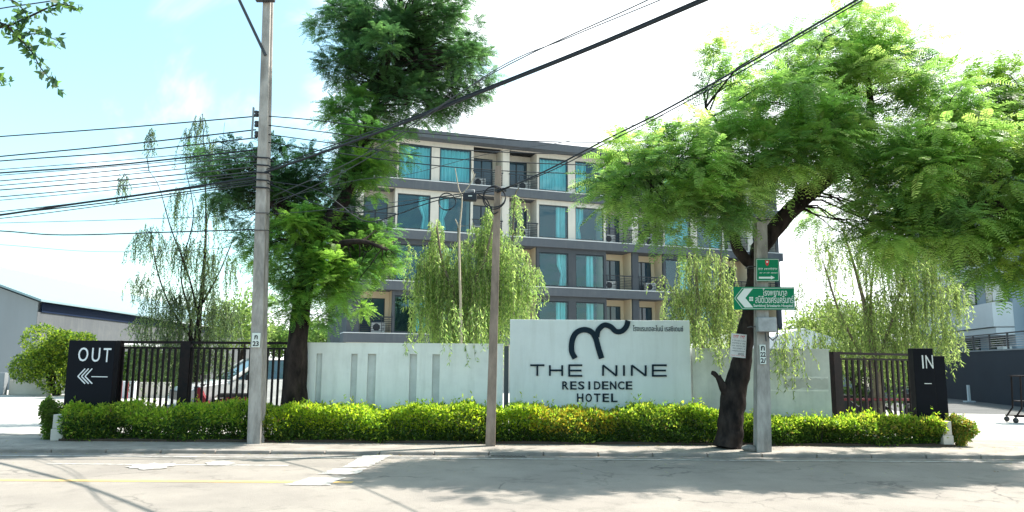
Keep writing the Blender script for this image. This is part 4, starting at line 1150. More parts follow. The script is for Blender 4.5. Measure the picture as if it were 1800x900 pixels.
def motorcycle(loc, rz, paint, label):
    e = empty('motorcycle', loc, rz); tag(e, label, 'motorcycle')
    for xx in (-.62, .62):
        o = MB().lathe([(.22, -.045), (.27, -.05), (.29, 0), (.27, .05), (.22, .045)], 0, 0, 'y', 22).build('wheel', M['tyre'], e, (xx, 0, .29))
        b = MB(); b.lathe([(.20, -.02), (.225, -.03), (.225, .03), (.20, .02)], 0, 0, 'y', 22)
        for k in range(8):
            a = math.pi * k / 4; b.tube([(0, 0, 0), (.21 * math.cos(a), 0, .21 * math.sin(a))], .008, 4)
        b.lathe([(0, -.05), (.04, -.05), (.04, .05), (0, .05)], 0, 0, 'y', 10); b.build('rim', M['rim'], o)
    b = MB(); b.prism([(-.45, .52), (-.30, .30), (.28, .28), (.50, .55), (.85, .72), (.80, .80), (.2, .72), (-.12, .50), (-.30, .78), (-.40, .98), (-.50, .95)], -.11, .11)
    b.build('fairing', paint, e)
    MB().bbox(.02, .78, -.12, .12, .72, .83, .04).build('seat', M['tyre'], e)
    for s_ in (-1, 1): MB().tube([(-.62, s_ * .07, .29), (-.45, s_ * .07, .75), (-.38, s_ * .06, 1.0)], .02, 6).build('fork', M['rim'], e)
    MB().tube([(-.25, -.34, 1.02), (-.38, -.12, 1.04), (-.38, .12, 1.04), (-.25, .34, 1.02)], .015, 6).build('handlebar', M['darksteel'], e)
    pts = [(-.62 + .33 * math.cos(a), .29 + .33 * math.sin(a)) for a in np.linspace(R(20), R(160), 9)]
    b = MB(); b.add([(x, y, z) for x, z in pts for y in (-.06, .06)], [(2 * i, 2 * i + 1, 2 * i + 3, 2 * i + 2) for i in range(8)], 0, True); b.build('front_mudguard', paint, e)
    MB().bbox(-.55, -.43, -.07, .07, .86, 1.0, .03).build('headlight', M['glass'], e)
    for s_ in (-1, 1): MB().tube([(-.33, s_ * .2, 1.04), (-.36, s_ * .28, 1.2)], .007, 5).build('mirror_stem', M['darksteel'], e); MB().bbox(-.38, -.35, s_ * .28 - .05, s_ * .28 + .05, 1.18, 1.27, .01).build('mirror', M['tyre'], e)
    MB().tube([(.1, .14, .28), (.9, .16, .34)], .04, 8).build('exhaust', M['rim'], e)
    return e
motorcycle((Xat(385, 640, 18.9), 18.9, 0), R(10), M['redpaint'], 'red and black motorcycle parked in front of the white car')
motorcycle((Xat(1500, 640, 20.4), 20.4, 0), R(150), M['acdark'], 'black motorcycle parked behind the right fence near the plain wall')
motorcycle((Xat(1592, 640, 21), 21.0, 0), R(60), M['acdark'], 'black motorcycle parked behind the right fence near the IN pillar')
# dark red rail behind the right fence
rl_ = empty('guard_rail', (0, 0, 0)); tag(rl_, 'low dark red guard rail running behind the right fence bars', 'rail')
a0, a1 = P(1470, 702, 19.3), P(1620, 702, 20.2)
MB().tube([a0, a1], .035, 8).build('rail', M['redpaint'], rl_)
for tt in (.03, .35, .67, .97):
    q = a0.lerp(a1, tt); MB().tube([(q.x, q.y, 0), (q.x, q.y, q.z - .03)], .03, 8).build('post', M['redpaint'], rl_)
# trolley at the right edge
tx = G(1786, 744)
tr = empty('trolley', (tx.x, tx.y, 0), R(-14)); tag(tr, 'dark steel trolley on small castors cut off by the right edge', 'trolley')
for k, (x_, y_) in enumerate(((0, 0), (1.1, 0), (0, .65), (1.1, .65))):
    MB().lathe([(.0, -.03), (.07, -.03), (.08, 0), (.07, .03), (0, .03)], 0, 0, 'y', 14).build('castor', M['darksteel'], tr, (x_, y_, .08))
for y_ in (0, .65):
    MB().tube([(0, y_, .16), (.18, y_, .42), (.22, y_, 1.35)], .025, 6).build('leg', M['bar'], tr)
    MB().tube([(1.1, y_, .16), (.92, y_, .42), (.9, y_, 1.35)], .025, 6).build('leg', M['bar'], tr)
    MB().tube([(-.03, y_, .19), (1.12, y_, .19)], .02, 6).build('lower_rail', M['bar'], tr)
MB().box(.18, .95, -.02, .67, 1.33, 1.37).build('tray', M['bar'], tr)
MB().box(.2, .93, -.01, .66, .6, .63).build('tray', M['bar'], tr)

# ================================================================== PLANTS
G_HEDGE = [(.14, .23, .03), (.22, .31, .035), (.07, .14, .025), (.04, .085, .02), (.32, .36, .05)]
def hedge(x0, x1, y0, y1, h, n, label, cs, px_tint=None, name='hedge', size=.082):
    e = empty(name, ((x0 + x1) / 2, y0, 0)); tag(e, label, 'hedge')
    cx = (x0 + x1) / 2
    u = rng.uniform(x0, x1, n); 
    bump = np.sin(u * 2.1 + 1) * np.sin(u * .7) * .10 + .05 * np.sin(u * 5.3) + .04 * np.sin(u * 11.7 + np.sin(u * 3))
    top = h * (1 + bump)
    zz = rng.uniform(0, 1, n) ** .75
    yy = rng.uniform(y0, y1, n)
    front = rng.random(n) < .62
    yy = np.where(front, y0 + np.abs(rng.normal(0, .08, n)), yy)
    z = np.where(front, zz * top, np.where(rng.random(n) < .35, rng.uniform(0, 1, n) * top, top * (1 - np.abs(rng.normal(0, .10, n)))))
    z = np.maximum(.03, z)
    # rounded front shoulder and bumps
    yy = yy + .10 * np.sin(u * 3.1 + z * 5) + .14 * (np.maximum(0, z / top - .7) / .3) ** 2 + .12 * np.maximum(0, .35 - z) 
    pos = np.stack([u - cx, yy - y0, z], 1)
    pr = np.array([.24, .22, .28, .18, .08])
    patchy = np.sin(u * 1.7) + np.sin(u * 4.3 + 2) + .8 * np.sin(u * 9.1 + z * 6) + .8 * np.sin(z * 14 + u * 3)
    cols = palette(n, cs) * (1 + .16 * patchy)[:, None]
    dead = rng.random(n) < .03
    cols[dead] = palette(dead.sum(), [(.22, .14, .06), (.30, .22, .08)])
    gone = (patchy < -1.7) & (rng.random(n) < .55)
    pos[gone, 1] += .22
    # young yellow growth on the outermost tips
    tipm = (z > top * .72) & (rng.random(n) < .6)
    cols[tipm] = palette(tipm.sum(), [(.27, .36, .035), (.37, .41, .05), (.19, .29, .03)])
    low_shade = (z < top * .5) & (rng.random(n) < .75)  # lower leaves darkened: shade under the lit top painted in
    cols[low_shade] = palette(low_shade.sum(), [(.05, .10, .015), (.035, .07, .012)])
    if px_tint is not None:
        for (a, c, col, f) in px_tint:
            mk = (u > a) & (u < c) & (rng.random(n) < f) & (z > top * .35)
            cols[mk] = np.array(col) * rng.uniform(.8, 1.2, (mk.sum(), 1))
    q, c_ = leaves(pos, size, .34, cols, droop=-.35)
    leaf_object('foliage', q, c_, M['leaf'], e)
    # upright shoots
    m_ = int((x1 - x0) * 26)
    ux = rng.uniform(x0, x1, m_); sh = rng.uniform(.06, .26, m_) * rng.random(m_)
    tz = h * (1 + .10 * np.sin(ux * 2.1 + 1) * np.sin(ux * .7) + .07 * np.sin(ux * 5.3))
    base = np.stack([ux - cx, rng.uniform(.1, (y1 - y0) * .9, m_), tz - .03], 1)
    Q = []; K = []
    for k in range(8):
        pp = base + np.array([0, 0, 1.0]) * (sh * k / 7)[:, None] + rng.normal(0, .008, (m_, 3))
        q, c_ = leaves(pp, size, .32, palette(m_, [(.24, .34, .03), (.16, .28, .02), (.36, .40, .03)]), droop=-.8)
        Q.append(q); K.append(c_)
    leaf_object('shoots', np.concatenate(Q), np.concatenate(K), M['leaf'], e)
    # woody stems and a dark twiggy inside
    b = MB()
    for i in range(int((x1 - x0) * 7)):
        sx = random.uniform(x0, x1) - cx; sy = random.uniform(.1, y1 - y0)
        b.tube([(sx, sy, 0), (sx + random.uniform(-.05, .05), sy + random.uniform(-.05, .05), h * .5), (sx + random.uniform(-.15, .15), sy + random.uniform(-.1, .1), h * .9)], [.012, .009, .005], 4, caps=False)
    o = b.build('stems', M['bark'], e); o['kind'] = 'stuff'
    return e
HY0, HY1 = 15.38, 16.25
X = lambda px: Xat(px, 740, 15.6)
hedge(X(118), X(1264), HY0, HY1, .69, 84000, 'long clipped yellow green hedge from the OUT pillar to the leaning tree', G_HEDGE,
      [(X(930), X(1085), (.34, .26, .03), .4), (X(480), X(960), (.34, .42, .02), .25)])
hedge(X(1296), X(1650), HY0, HY1, .52, 24000, 'shorter clipped green hedge between the leaning tree and the IN pillar', [(.12, .20, .02), (.2, .28, .03), (.07, .13, .015), (.04, .09, .012)],
      [(X(1500), X(1650), (.24, .22, .04), .25)])
def bush(cx, cy, cz, r, n, cs, label, name='shrub', size=.07, lumps=7, seed=1, stem=True, mt='leaf'):
    rr = random.Random(seed); rx, ry, rz_ = r
    e = empty(name, (cx, cy, 0)); tag(e, label, 'shrub')
    cen = [(0, 0, 0, .78 if lumps < 10 else .5)] + [(rr.uniform(-.6, .6), rr.uniform(-.5, .5), rr.uniform(-.6, .5), rr.uniform(.3, .5)) for _ in range(lumps)]
    P_ = []
    for (a, b_, c_, k) in cen:
        m_ = n // len(cen); d = unit(rng.normal(0, 1, (m_, 3))); rad = rng.uniform(.55, 1.05, (m_, 1)) ** .5
        P_.append((d * rad * k + np.array([a, b_, c_])) * np.array([rx, ry, rz_]))
    pos = np.concatenate(P_) + np.array([0, 0, cz])
    pos[:, 2] = np.maximum(pos[:, 2], .03)
    q, c_ = leaves(pos, size, .42, palette(len(pos), cs), droop=.1)
    leaf_object('foliage', q, c_, M[mt], e)
    if stem:
        b = MB()
        for i in range(6): b.tube(branch_path((rr.uniform(-.1, .1), rr.uniform(-.1, .1), 0), (rr.uniform(-.5, .5) * rx, rr.uniform(-.4, .4) * ry, cz + .3 * rz_), .15), [.05 * rx, .04 * rx, .035 * rx, .03 * rx, .02 * rx, .01], 5, caps=False)
        b.build('stems', M['bark'], e)
    return e
bush(Xat(90, 740, 15.8), 15.9, .42, (.30, .4, .48), 5000, [(.06, .10, .02), (.09, .15, .02), (.12, .16, .03)], 'small dark green bush left of the low concrete post', seed=3)
bush(Xat(1688, 750, 15.6), 15.6, .32, (.27, .3, .38), 5000, [(.16, .20, .03), (.10, .18, .03), (.30, .22, .05)], 'small round bush with yellowish top right of the IN pillar', seed=4)
Yb = 34
bush(Xat(76, 620, Yb), Yb + 1.2, 1.8, (1.85, 1.4, 1.6), 20000, [(.16, .22, .02), (.24, .29, .03), (.08, .14, .02), (.05, .09, .02)], 'large rounded yellow green shrub above the planter wall at left', size=.15, seed=5, lumps=15)
for i, (px, r_, z_) in enumerate(((215, 1.2, 1.2), (262, 1.5, 1.3), (308, 1.2, 1.2))):
    bush(Xat(px, 640, 36), 36 + i * .4, z_, (r_, 1.1, 1.35), 7000, [(.10, .20, .03), (.16, .26, .03), (.05, .10, .02)],
         ['leafy bush behind the fence nearest the OUT pillar', 'middle leafy bush seen through the left fence', 'leafy bush behind the fence beside the thick fence post'][i], size=.14, seed=8 + i)
bush(Xat(1545, 640, 22.5), 22.8, 1.3, (2.0, 1.2, 1.3), 9000, [(.04, .08, .02), (.07, .12, .02), (.03, .05, .015)], 'dark shrubbery behind the right fence', size=.10, seed=20)

# ---- trees
def limb_tubes(b, paths):
    for pts, rad in paths:
        pts2 = catmull(pts, 4); n_ = len(pts2) - 1
        rr = [rad[0] + (rad[1] - rad[0]) * (i / n_) ** .8 for i in range(n_ + 1)]
        b.tube(pts2, rr, 10, caps=True)
def gnarl(o, amp=.02, f=5.0):
    from mathutils import noise
    for v in o.data.vertices:
        v.co += v.normal * (noise.noise(v.co * f) * amp)
def pathpx(l, base):
    pts = [P(a, b_, y) - base for a, b_, y, w in l]
    rad = [w / 2 / FPX * y for a, b_, y, w in l]
    return pts, rad
def tube_px(name, l, base, mt, parent, n=14, amp=.02):
    pts, rad = pathpx(l, base); p2 = catmull(pts, 5)
    r2 = list(np.interp(np.linspace(0, len(rad) - 1, len(p2)), range(len(rad)), rad))
    b = MB(); b.tube(p2, r2, n); o = b.build(name, mt, parent); gnarl(o, amp); return o, p2

def crown_from_blobs(blobs, base, nclump, per, frond_kw, pal, rclump=.45, up=.15, tiplight=None):
    """blobs: (px, py, Y, rx_px, rz_px, ry_m, weight).  Returns quads, colours, clump centres"""
    Q = []; K = []; centres = []
    wts = np.array([b_[6] for b_ in blobs], float); wts /= wts.sum()
    for bi, (px, py, Y, rx, rz_, ry, wt) in enumerate(blobs):
        c = P(px, py, Y) - base; sx, sz = rx / FPX * Y, rz_ / FPX * Y
        m_ = max(3, int(nclump * wts[bi]))
        d = unit(rng.normal(0, 1, (m_, 3))); rad = rng.uniform(.15, 1.0, (m_, 1)) ** .6
        cc = np.array(c) + d * rad * np.array([sx, ry, sz])
        for j in range(m_):
            centres.append((cc[j], np.array(c)))
            k = int(per * rng.uniform(.6, 1.4))
            dd_ = unit(rng.normal(0, 1, (k, 3)) * np.array([1, 1, .45]) + d[j] * .6 + np.array([0, 0, up]))
            pos = cc[j] + dd_ * rng.uniform(0, rclump, (k, 1)) * .7
            base_col = palette(1, pal)[0]
            col = base_col * rng.uniform(.75, 1.25, (k, 1))
            q, c2 = fronds(pos, dd_, frond_kw['L'] * rng.uniform(.7, 1.2, k), frond_kw['pairs'], frond_kw['ll'], frond_kw['lw'], frond_kw['droop'], col)
            Q.append(q); K.append(c2)
    return np.concatenate(Q), np.concatenate(K), centres
def twigs(centres, anchors, base_r, parent, mt, every=1):
    """branches from the nearest limb point to each clump"""
    b = MB(); A_ = np.array([list(a) for a in anchors])
    for i, (c, bc) in enumerate(centres):
        if i % every: continue
        j = np.argmin(np.linalg.norm(A_ - c, axis=1) + .3 * np.maximum(0, A_[:, 2] - c[2]))
        L_ = np.linalg.norm(A_[j] - c)
        pts = branch_path(A_[j], c, .12, 4, .06)
        r0 = base_r * min(1.5, .4 + L_ * .25)
        b.tube(pts, [r0, r0 * .75, r0 * .55, r0 * .4, r0 * .2], 5, caps=False)
    o = b.build('branches', mt, parent); o['kind'] = 'stuff'; return o

# right street tree, leaning, with broad feathery crown
TB = Vector((Xat(1283, 778, 14.9), 14.9, 0))
rt_ = empty('street_tree', TB); tag(rt_, 'leaning dark trunked tree with wide feathery light green crown beside the signposted pole', 'tree')
tr_l = [(1281, 785, 14.9, 50), (1284, 750, 14.9, 44), (1288, 705, 14.9, 42), (1300, 650, 14.9, 37), (1309, 600, 14.9, 32), (1318, 545, 14.9, 27), (1325, 490, 14.9, 24), (1329, 455, 14.9, 26), (1342, 425, 14.9, 32)]
_, p1 = tube_px('trunk', tr_l, TB, M['bark'], rt_, 28, .05)
_, p2 = tube_px('limb', [(1335, 440, 14.9, 30), (1360, 404, 14.9, 30), (1392, 368, 14.8, 30), (1440, 325, 14.7, 27), (1490, 282, 14.6, 27), (1520, 240, 14.5, 20), (1530, 180, 14.5, 12), (1520, 110, 14.5, 6)], TB, M['bark'], rt_)
_, p3 = tube_px('limb', [(1329, 470, 14.9, 20), (1310, 455, 14.9, 20), (1294, 430, 14.9, 19), (1291, 385, 14.8, 18), (1299, 340, 14.7, 16), (1290, 290, 14.6, 13), (1270, 230, 14.4, 9), (1240, 190, 14.2, 5)], TB, M['bark'], rt_)
_, p4 = tube_px('limb', [(1400, 362, 14.8, 22), (1410, 310, 14.6, 17), (1400, 240, 14.4, 13), (1420, 160, 14.3, 8), (1440, 90, 14.2, 4)], TB, M['bark'], rt_)
_, p5 = tube_px('limb', [(1490, 282, 14.6, 20), (1560, 262, 14.3, 15), (1640, 280, 14, 11), (1710, 320, 13.7, 8), (1770, 370, 13.4, 5)], TB, M['bark'], rt_)
_, p6 = tube_px('limb', [(1299, 340, 14.7, 12), (1240, 320, 14, 9), (1170, 310, 13.6, 6), (1110, 315, 13.3, 4)], TB, M['bark'], rt_)
tube_px('limb_stub', [(1290, 708, 14.9, 18), (1276, 690, 14.85, 15), (1268, 675, 14.8, 13), (1262, 661, 14.8, 12)], TB, M['bark'], rt_, 10)
tube_px('limb_stub', [(1264, 666, 14.8, 9), (1256, 657, 14.8, 9), (1251, 655, 14.8, 7)], TB, M['bark'], rt_, 8)
blobs = [(1450, 105, 14.5, 120, 62, 2.2, 1.3), (1350, 175, 14.2, 110, 60, 2.2, 1.2), (1530, 140, 14.4, 95, 70, 2.0, 1.0), (1170, 300, 13.8, 105, 52, 1.7, 1.2), (1110, 335, 13.4, 60, 30, 1.0, .45),
         (1260, 260, 14.0, 90, 60, 2.0, 1.0), (1190, 385, 13.8, 75, 34, 1.2, .6), (1262, 352, 13.8, 66, 44, 1.0, .7), (1400, 250, 14.4, 110, 60, 2.2, 1.2), (1590, 240, 14.0, 100, 70, 2.0, 1.0),
         (1480, 350, 15.0, 60, 36, 1.2, .35), (1600, 340, 13.8, 95, 62, 1.6, 1.0), (1555, 395, 13.6, 62, 42, 1.1, .5), (1690, 300, 13.8, 80, 60, 1.6, .8), (1700, 390, 13.4, 60, 45, 1.1, .5),
         (1290, 110, 14.2, 50, 32, 1.0, .2), (1600, 90, 14.4, 45, 40, 1.0, .2), (1500, 45, 14.4, 70, 28, 1.0, .28), (1640, 190, 14.2, 60, 40, 1.4, .5), (1700, 240, 14.0, 70, 50, 1.5, .8), (1640, 270, 13.6, 90, 50, 1.4, .7), (1350, 290, 13.8, 60, 36, .9, .5), (1440, 250, 13.4, 60, 40, .9, .5), (1580, 300, 13.2, 70, 40, .9, .5), (1560, 420, 13.8, 60, 34, .9, .45), (1650, 400, 13.6, 55, 40, 1.0, .45), (1470, 230, 13.4, 70, 50, 1.0, .5), (1100, 290, 13.4, 45, 30, 1.0, .3)]
Q, K, cen = crown_from_blobs(blobs, TB, 560, 21, dict(L=.46, pairs=12, ll=.105, lw=.026, droop=.42), [(.15, .25, .065), (.20, .31, .085), (.09, .17, .055), (.13, .22, .06), (.30, .38, .12)], .5)
leaf_object('crown', Q, K, M['leaf'], rt_)
twigs(cen, list(p2) + list(p3[3:]) + list(p4) + list(p5) + list(p6), .030, rt_, M['bark'], 2)
# second tree at the right edge
TB2 = Vector((11.9, 15.2, 0))
e = empty('street_tree', TB2); tag(e, 'darker tree mostly cut off by the right edge, crown hanging above the driveway', 'tree')
b = MB(); b.tube(catmull([(0, 0, 0), (.1, 0, 1.5), (0, -.1, 3), (-.4, -.3, 4.4), (-.9, -.5, 5.6)], 5), list(np.linspace(.24, .07, 21)), 12); o = b.build('trunk', M['bark'], e); gnarl(o)
blobs = [(1740, 170, 14.6, 50, 40, 1.2, .5), (1790, 205, 14.6, 70, 75, 1.6, 1.0), (1770, 330, 14.2, 60, 60, 1.4, .8), (1790, 440, 13.8, 62, 48, 1.2, .8), (1840, 320, 14.6, 80, 150, 1.8, 1.2), (1730, 440, 13.8, 40, 30, .8, .3)]
Q, K, cen = crown_from_blobs(blobs, TB2, 150, 22, dict(L=.46, pairs=12, ll=.105, lw=.027, droop=.42), [(.07, .15, .03), (.10, .18, .03), (.15, .22, .04)], .5)
leaf_object('crown', Q, K, M['leaf'], e)
twigs(cen, [(0, -.1, 3), (-.4, -.3, 4.4), (-.7, -.4, 5.0), (-.9, -.5, 5.6)], .035, e, M['bark'])

# left tall tree
TL = Vector((Xat(518, 740, 16.25), 16.25, 0))
lt = empty('street_tree', TL); tag(lt, 'tall dense dark green tree behind the numbered pole, its crown reaching over the hotel roof', 'tree')
_, p1 = tube_px('trunk', [(508, 770, 16.25, 46), (512, 710, 16.25, 37), (517, 650, 16.25, 34), (524, 590, 16.25, 34), (531, 530, 16.25, 32), (538, 470, 16.25, 34), (552, 425, 16.25, 30), (580, 385, 16.6, 26), (612, 340, 17, 22), (632, 280, 17.3, 18), (655, 200, 17.7, 14), (680, 120, 18, 10), (700, 40, 18.2, 5)], TL, M['bark'], lt)
_, p2 = tube_px('limb', [(527, 560, 16.25, 20), (531, 620, 16.3, 20), (530, 680, 16.3, 20), (531, 745, 16.3, 25)][::-1], TL, M['bark'], lt)
_, p3 = tube_px('limb', [(538, 470, 16.25, 20), (520, 420, 16.1, 16), (490, 370, 17, 12), (450, 330, 17.6, 8), (410, 300, 18, 5)], TL, M['bark'], lt)
_, p4 = tube_px('limb', [(545, 450, 16.25, 16), (590, 430, 16, 12), (640, 425, 15.8, 8), (680, 440, 15.6, 4)], TL, M['bark'], lt)
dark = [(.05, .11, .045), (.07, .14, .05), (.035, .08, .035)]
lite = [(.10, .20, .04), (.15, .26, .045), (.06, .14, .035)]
kw = dict(L=.30, pairs=9, ll=.068, lw=.026, droop=.35)
blD = [(700, 20, 18.2, 135, 70, 1.9, 1.6), (690, 110, 18.0, 125, 75, 1.9, 1.7), (610, 40, 18.2, 60, 50, 1.3, .6), (790, 60, 18.2, 60, 70, 1.3, .8), (740, 185, 18.0, 75, 42, 1.2, .7), (790, 175, 18.2, 35, 30, .8, .3),
       (440, 300, 18.0, 75, 55, 1.3, .9), (380, 290, 18.2, 30, 28, .7, .2), (500, 330, 17.6, 70, 60, 1.3, .8), (450, 380, 17.6, 60, 40, 1.0, .4), (560, 360, 18, 55, 55, 1.0, .5)]
blL = [(625, 200, 17.2, 50, 45, 1.1, .6), (655, 260, 17.0, 60, 55, 1.2, .8), (630, 310, 17.0, 45, 38, 1.0, .4), (600, 420, 17.0, 90, 55, 1.4, 1.2), (650, 460, 16.9, 58, 40, 1.0, .6), (560, 470, 16.9, 62, 55, 1.0, .5), (500, 450, 17.0, 38, 60, .9, .35), (600, 535, 17.2, 42, 25, .7, .2), (555, 560, 17.0, 30, 12, .4, .06), (470, 500, 18.0, 22, 40, .5, .12)]
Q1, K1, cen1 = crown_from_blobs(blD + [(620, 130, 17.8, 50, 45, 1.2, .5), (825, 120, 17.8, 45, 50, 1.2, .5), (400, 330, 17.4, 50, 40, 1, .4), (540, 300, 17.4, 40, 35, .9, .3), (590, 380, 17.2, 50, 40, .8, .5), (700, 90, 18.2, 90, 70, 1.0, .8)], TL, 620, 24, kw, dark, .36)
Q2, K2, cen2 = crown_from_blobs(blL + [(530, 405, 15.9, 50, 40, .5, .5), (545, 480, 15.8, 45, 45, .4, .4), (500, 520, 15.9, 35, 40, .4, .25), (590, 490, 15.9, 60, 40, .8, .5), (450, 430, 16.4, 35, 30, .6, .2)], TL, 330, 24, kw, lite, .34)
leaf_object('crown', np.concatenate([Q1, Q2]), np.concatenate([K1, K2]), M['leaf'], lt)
twigs(cen1 + cen2, list(p1[25:]) + list(p3) + list(p4), .028, lt, M['bark'])

# willows
def strands(starts, lens, base, pal, leafl=.12, leafw=.026, step=.05, sway=.12, mt='leaf'):
    Q = []; K = []
    b = MB()
    for s_, Ls in zip(starts, lens):
        n_ = max(4, int(Ls / step)); t_ = np.linspace(0, 1, n_)
        dx, dy = rng.normal(0, sway, 2)
        pos = np.stack([s_[0] + dx * np.sin(t_ * 1.6) + .02 * np.sin(t_ * 9), s_[1] + dy * np.sin(t_ * 1.6), s_[2] - Ls * t_], 1)
        for rep in range(2):
            d = unit(np.stack([rng.normal(0, .55, n_), rng.normal(0, .55, n_), -np.abs(rng.normal(.9, .3, n_))], 1))
            sd = unit(np.cross(d, rng.normal(0, 1, (n_, 3))))
            l_ = leafl * rng.uniform(.6, 1.2, (n_, 1)); w_ = sd * leafw * .5
            Q.append(np.stack([pos, pos + d * l_ * .45 - w_, pos + d * l_, pos + d * l_ * .45 + w_], 1))
            K.append(palette(n_, pal))
        b.tube([pos[0], pos[n_ // 2], pos[-1]], [.004, .003, .002], 3, caps=False)
    return np.concatenate(Q), np.concatenate(K), b
def willow(name, Y, trunk, limbs, tufts, pal, label, bark='barkp', leafl=.11, leafw=.024, mt='leaf', dens=.9):
    """tufts: (px, py_top, rx_px, count, len_m)"""
    base = Vector((Xat(trunk[0][0], trunk[0][1], Y), Y, 0))
    e = empty(name, base); tag(e, label, 'willow')
    _, tp_ = tube_px('trunk', trunk, base, M[bark], e, 10, .006)
    anchors = list(tp_)
    for l in limbs:
        _, q_ = tube_px('limb', l, base, M[bark], e, 8, .004); anchors += list(q_)
    st = []; ln = []; cen_ = []
    for tf in tufts:
        px, py, rx, cnt, lm = tf[:5]; c = P(px, py, tf[5] if len(tf) > 5 else Y) - base; sx = rx / FPX * Y; cnt = max(3, int(cnt * dens))
        if len(tf) < 6: cen_.append((np.array(c), np.array(c)))
        for i in range(cnt):
            a = random.uniform(0, 2 * math.pi); r_ = math.sqrt(random.random())
            x, y = math.cos(a) * r_ * sx, math.sin(a) * r_ * sx * .9
            st.append((c.x + x, c.y + y, c.z - (r_ ** 2) * sx * .7 + random.uniform(-.1, .1)))
            ln.append(lm * random.uniform(.45, 1.1))
    Q, K, b = strands(st, ln, base, pal, leafl, leafw, mt=mt)
    leaf_object('foliage', Q, K, M[mt], e)
    o = b.build('hanging_twigs', M[bark], e); o['kind'] = 'stuff'
    twigs(cen_, anchors, .02, e, M[bark])
    return e
WP = [(.24, .32, .11), (.17, .26, .08), (.33, .40, .15), (.11, .18, .06)]
willow('willow_tree', 19.0, [(818, 750, 19, 16), (816, 640, 19, 14), (812, 540, 19, 10), (808, 460, 19, 7), (806, 400, 19, 4)],
       [[(812, 540, 19, 8), (780, 470, 18.8, 5), (768, 400, 18.7, 3)], [(812, 540, 19, 8), (850, 460, 18.8, 5), (868, 390, 18.7, 3)]],
       [(766, 388, 14, 26, 1.6), (770, 430, 38, 80, 1.9), (740, 470, 30, 40, 1.3), (800, 470, 40, 90, 2.1), (858, 368, 14, 26, 1.6), (868, 400, 32, 70, 2.0), (900, 430, 34, 70, 1.7), (930, 462, 24, 30, 1.0), (850, 470, 45, 110, 2.1), (905, 490, 36, 70, 1.5), (765, 520, 45, 80, 1.4), (820, 540, 50, 90, 1.2), (722, 430, 10, 10, 1.0), (812, 420, 30, 40, 1.6), (780, 450, 44, 60, 1.8), (840, 440, 40, 60, 1.8), (835, 395, 16, 20, 1.2), (805, 530, 26, 9, 1.1, 16.15), (838, 535, 12, 7, 1.15, 16.15), (722, 585, 5, 5, .35, 16.1)],
       WP, 'lush weeping willow in front of the hotel, left of the name board')
# bare pale branches rising above that willow
bt = empty('bare_sapling', (Xat(812, 640, 18.2), 18.2, 0)); tag(bt, 'slender leafless pale sapling standing among the willow strands', 'tree')
base = bt.location.copy()
for l in ([(812, 740, 18.2, 6), (810, 560, 18.2, 5), (807, 440, 18.2, 4), (808, 400, 18.2, 3.5), (812, 350, 18.2, 2.5), (806, 330, 18.2, 2), (800, 296, 18.2, 1.5)],
          [(808, 402, 18.2, 3), (800, 385, 18.2, 1.5)], [(807, 345, 18.2, 2.5), (822, 330, 18.2, 2), (833, 310, 18.2, 1.8), (829, 297, 18.2, 1.5), (830, 280, 18.2, 1)], [(833, 312, 18.2, 1.5), (836, 305, 18.2, 1)]):
    tube_px('trunk' if l[0][1] == 740 else 'branch', l, base, M['twig'], bt, 6, .0)
st = []
# small willow tuft hanging near the middle pole
willow('willow_tree', 20.0, [(905, 750, 20, 8), (902, 600, 20, 6), (900, 450, 20, 4), (905, 350, 20, 2.5), (912, 330, 20, 2)], [], [(906, 342, 7, 10, 1.1), (912, 350, 8, 6, .7), (905, 395, 10, 8, .8)], WP, 'thin willow shoot hanging just right of the short pole')
# left sparse tree
willow('willow_tree', 20.5, [(345, 740, 20.5, 25.5), (345, 640, 20.5, 19.5), (350, 560, 20.5, 8.4), (358, 480, 20.5, 6.0), (362, 400, 20.5, 3.6), (360, 300, 20.5, 2.1), (356, 200, 20.5, 0.9)],
       [[(340, 600, 20.5, 6.0), (300, 540, 20.5, 3.0), (275, 470, 20.5, 2.4), (265, 400, 20.5, 1.2)], [(350, 560, 20.5, 4.8), (330, 480, 20.4, 3.0), (300, 400, 20.4, 2.1), (280, 330, 20.4, 1.2), (262, 300, 20.4, 0.9)], [(352, 540, 20.5, 4.2), (385, 480, 20.5, 2.4), (410, 420, 20.5, 1.8)],
        [(330, 740, 20.5, 16.5), (332, 640, 20.5, 9.6), (335, 560, 20.5, 4.8), (318, 480, 20.5, 2.4), (340, 380, 20.5, 1.8), (325, 290, 20.4, 1.2)], [(362, 400, 20.5, 1.8), (385, 300, 20.4, 1.2), (395, 215, 20.4, 0.6)]],
       [(265, 228, 8, 10, .7), (218, 308, 9, 11, .65), (352, 205, 12, 12, 1.2), (330, 228, 8, 6, 1.0), (375, 240, 12, 9, 1.2), (262, 398, 26, 26, .9), (300, 420, 30, 22, 1.0), (345, 420, 36, 30, 1.2), (390, 440, 30, 24, 1.2), (250, 480, 22, 18, .7), (300, 500, 45, 46, 1.0), (350, 500, 50, 60, 1.1), (395, 530, 36, 40, 1.0), (280, 545, 40, 46, .8), (340, 570, 70, 90, .9), (240, 560, 16, 12, .4), (360, 600, 55, 60, 1.1), (270, 590, 45, 50, 1.0), (320, 330, 22, 14, 1.3), (370, 350, 24, 16, 1.3)],
       [(.08, .12, .06), (.11, .15, .06), (.05, .08, .045)], 'sparse wispy tree with thin upright stems behind the left fence', 'bark', .10, .024, dens=1.5)
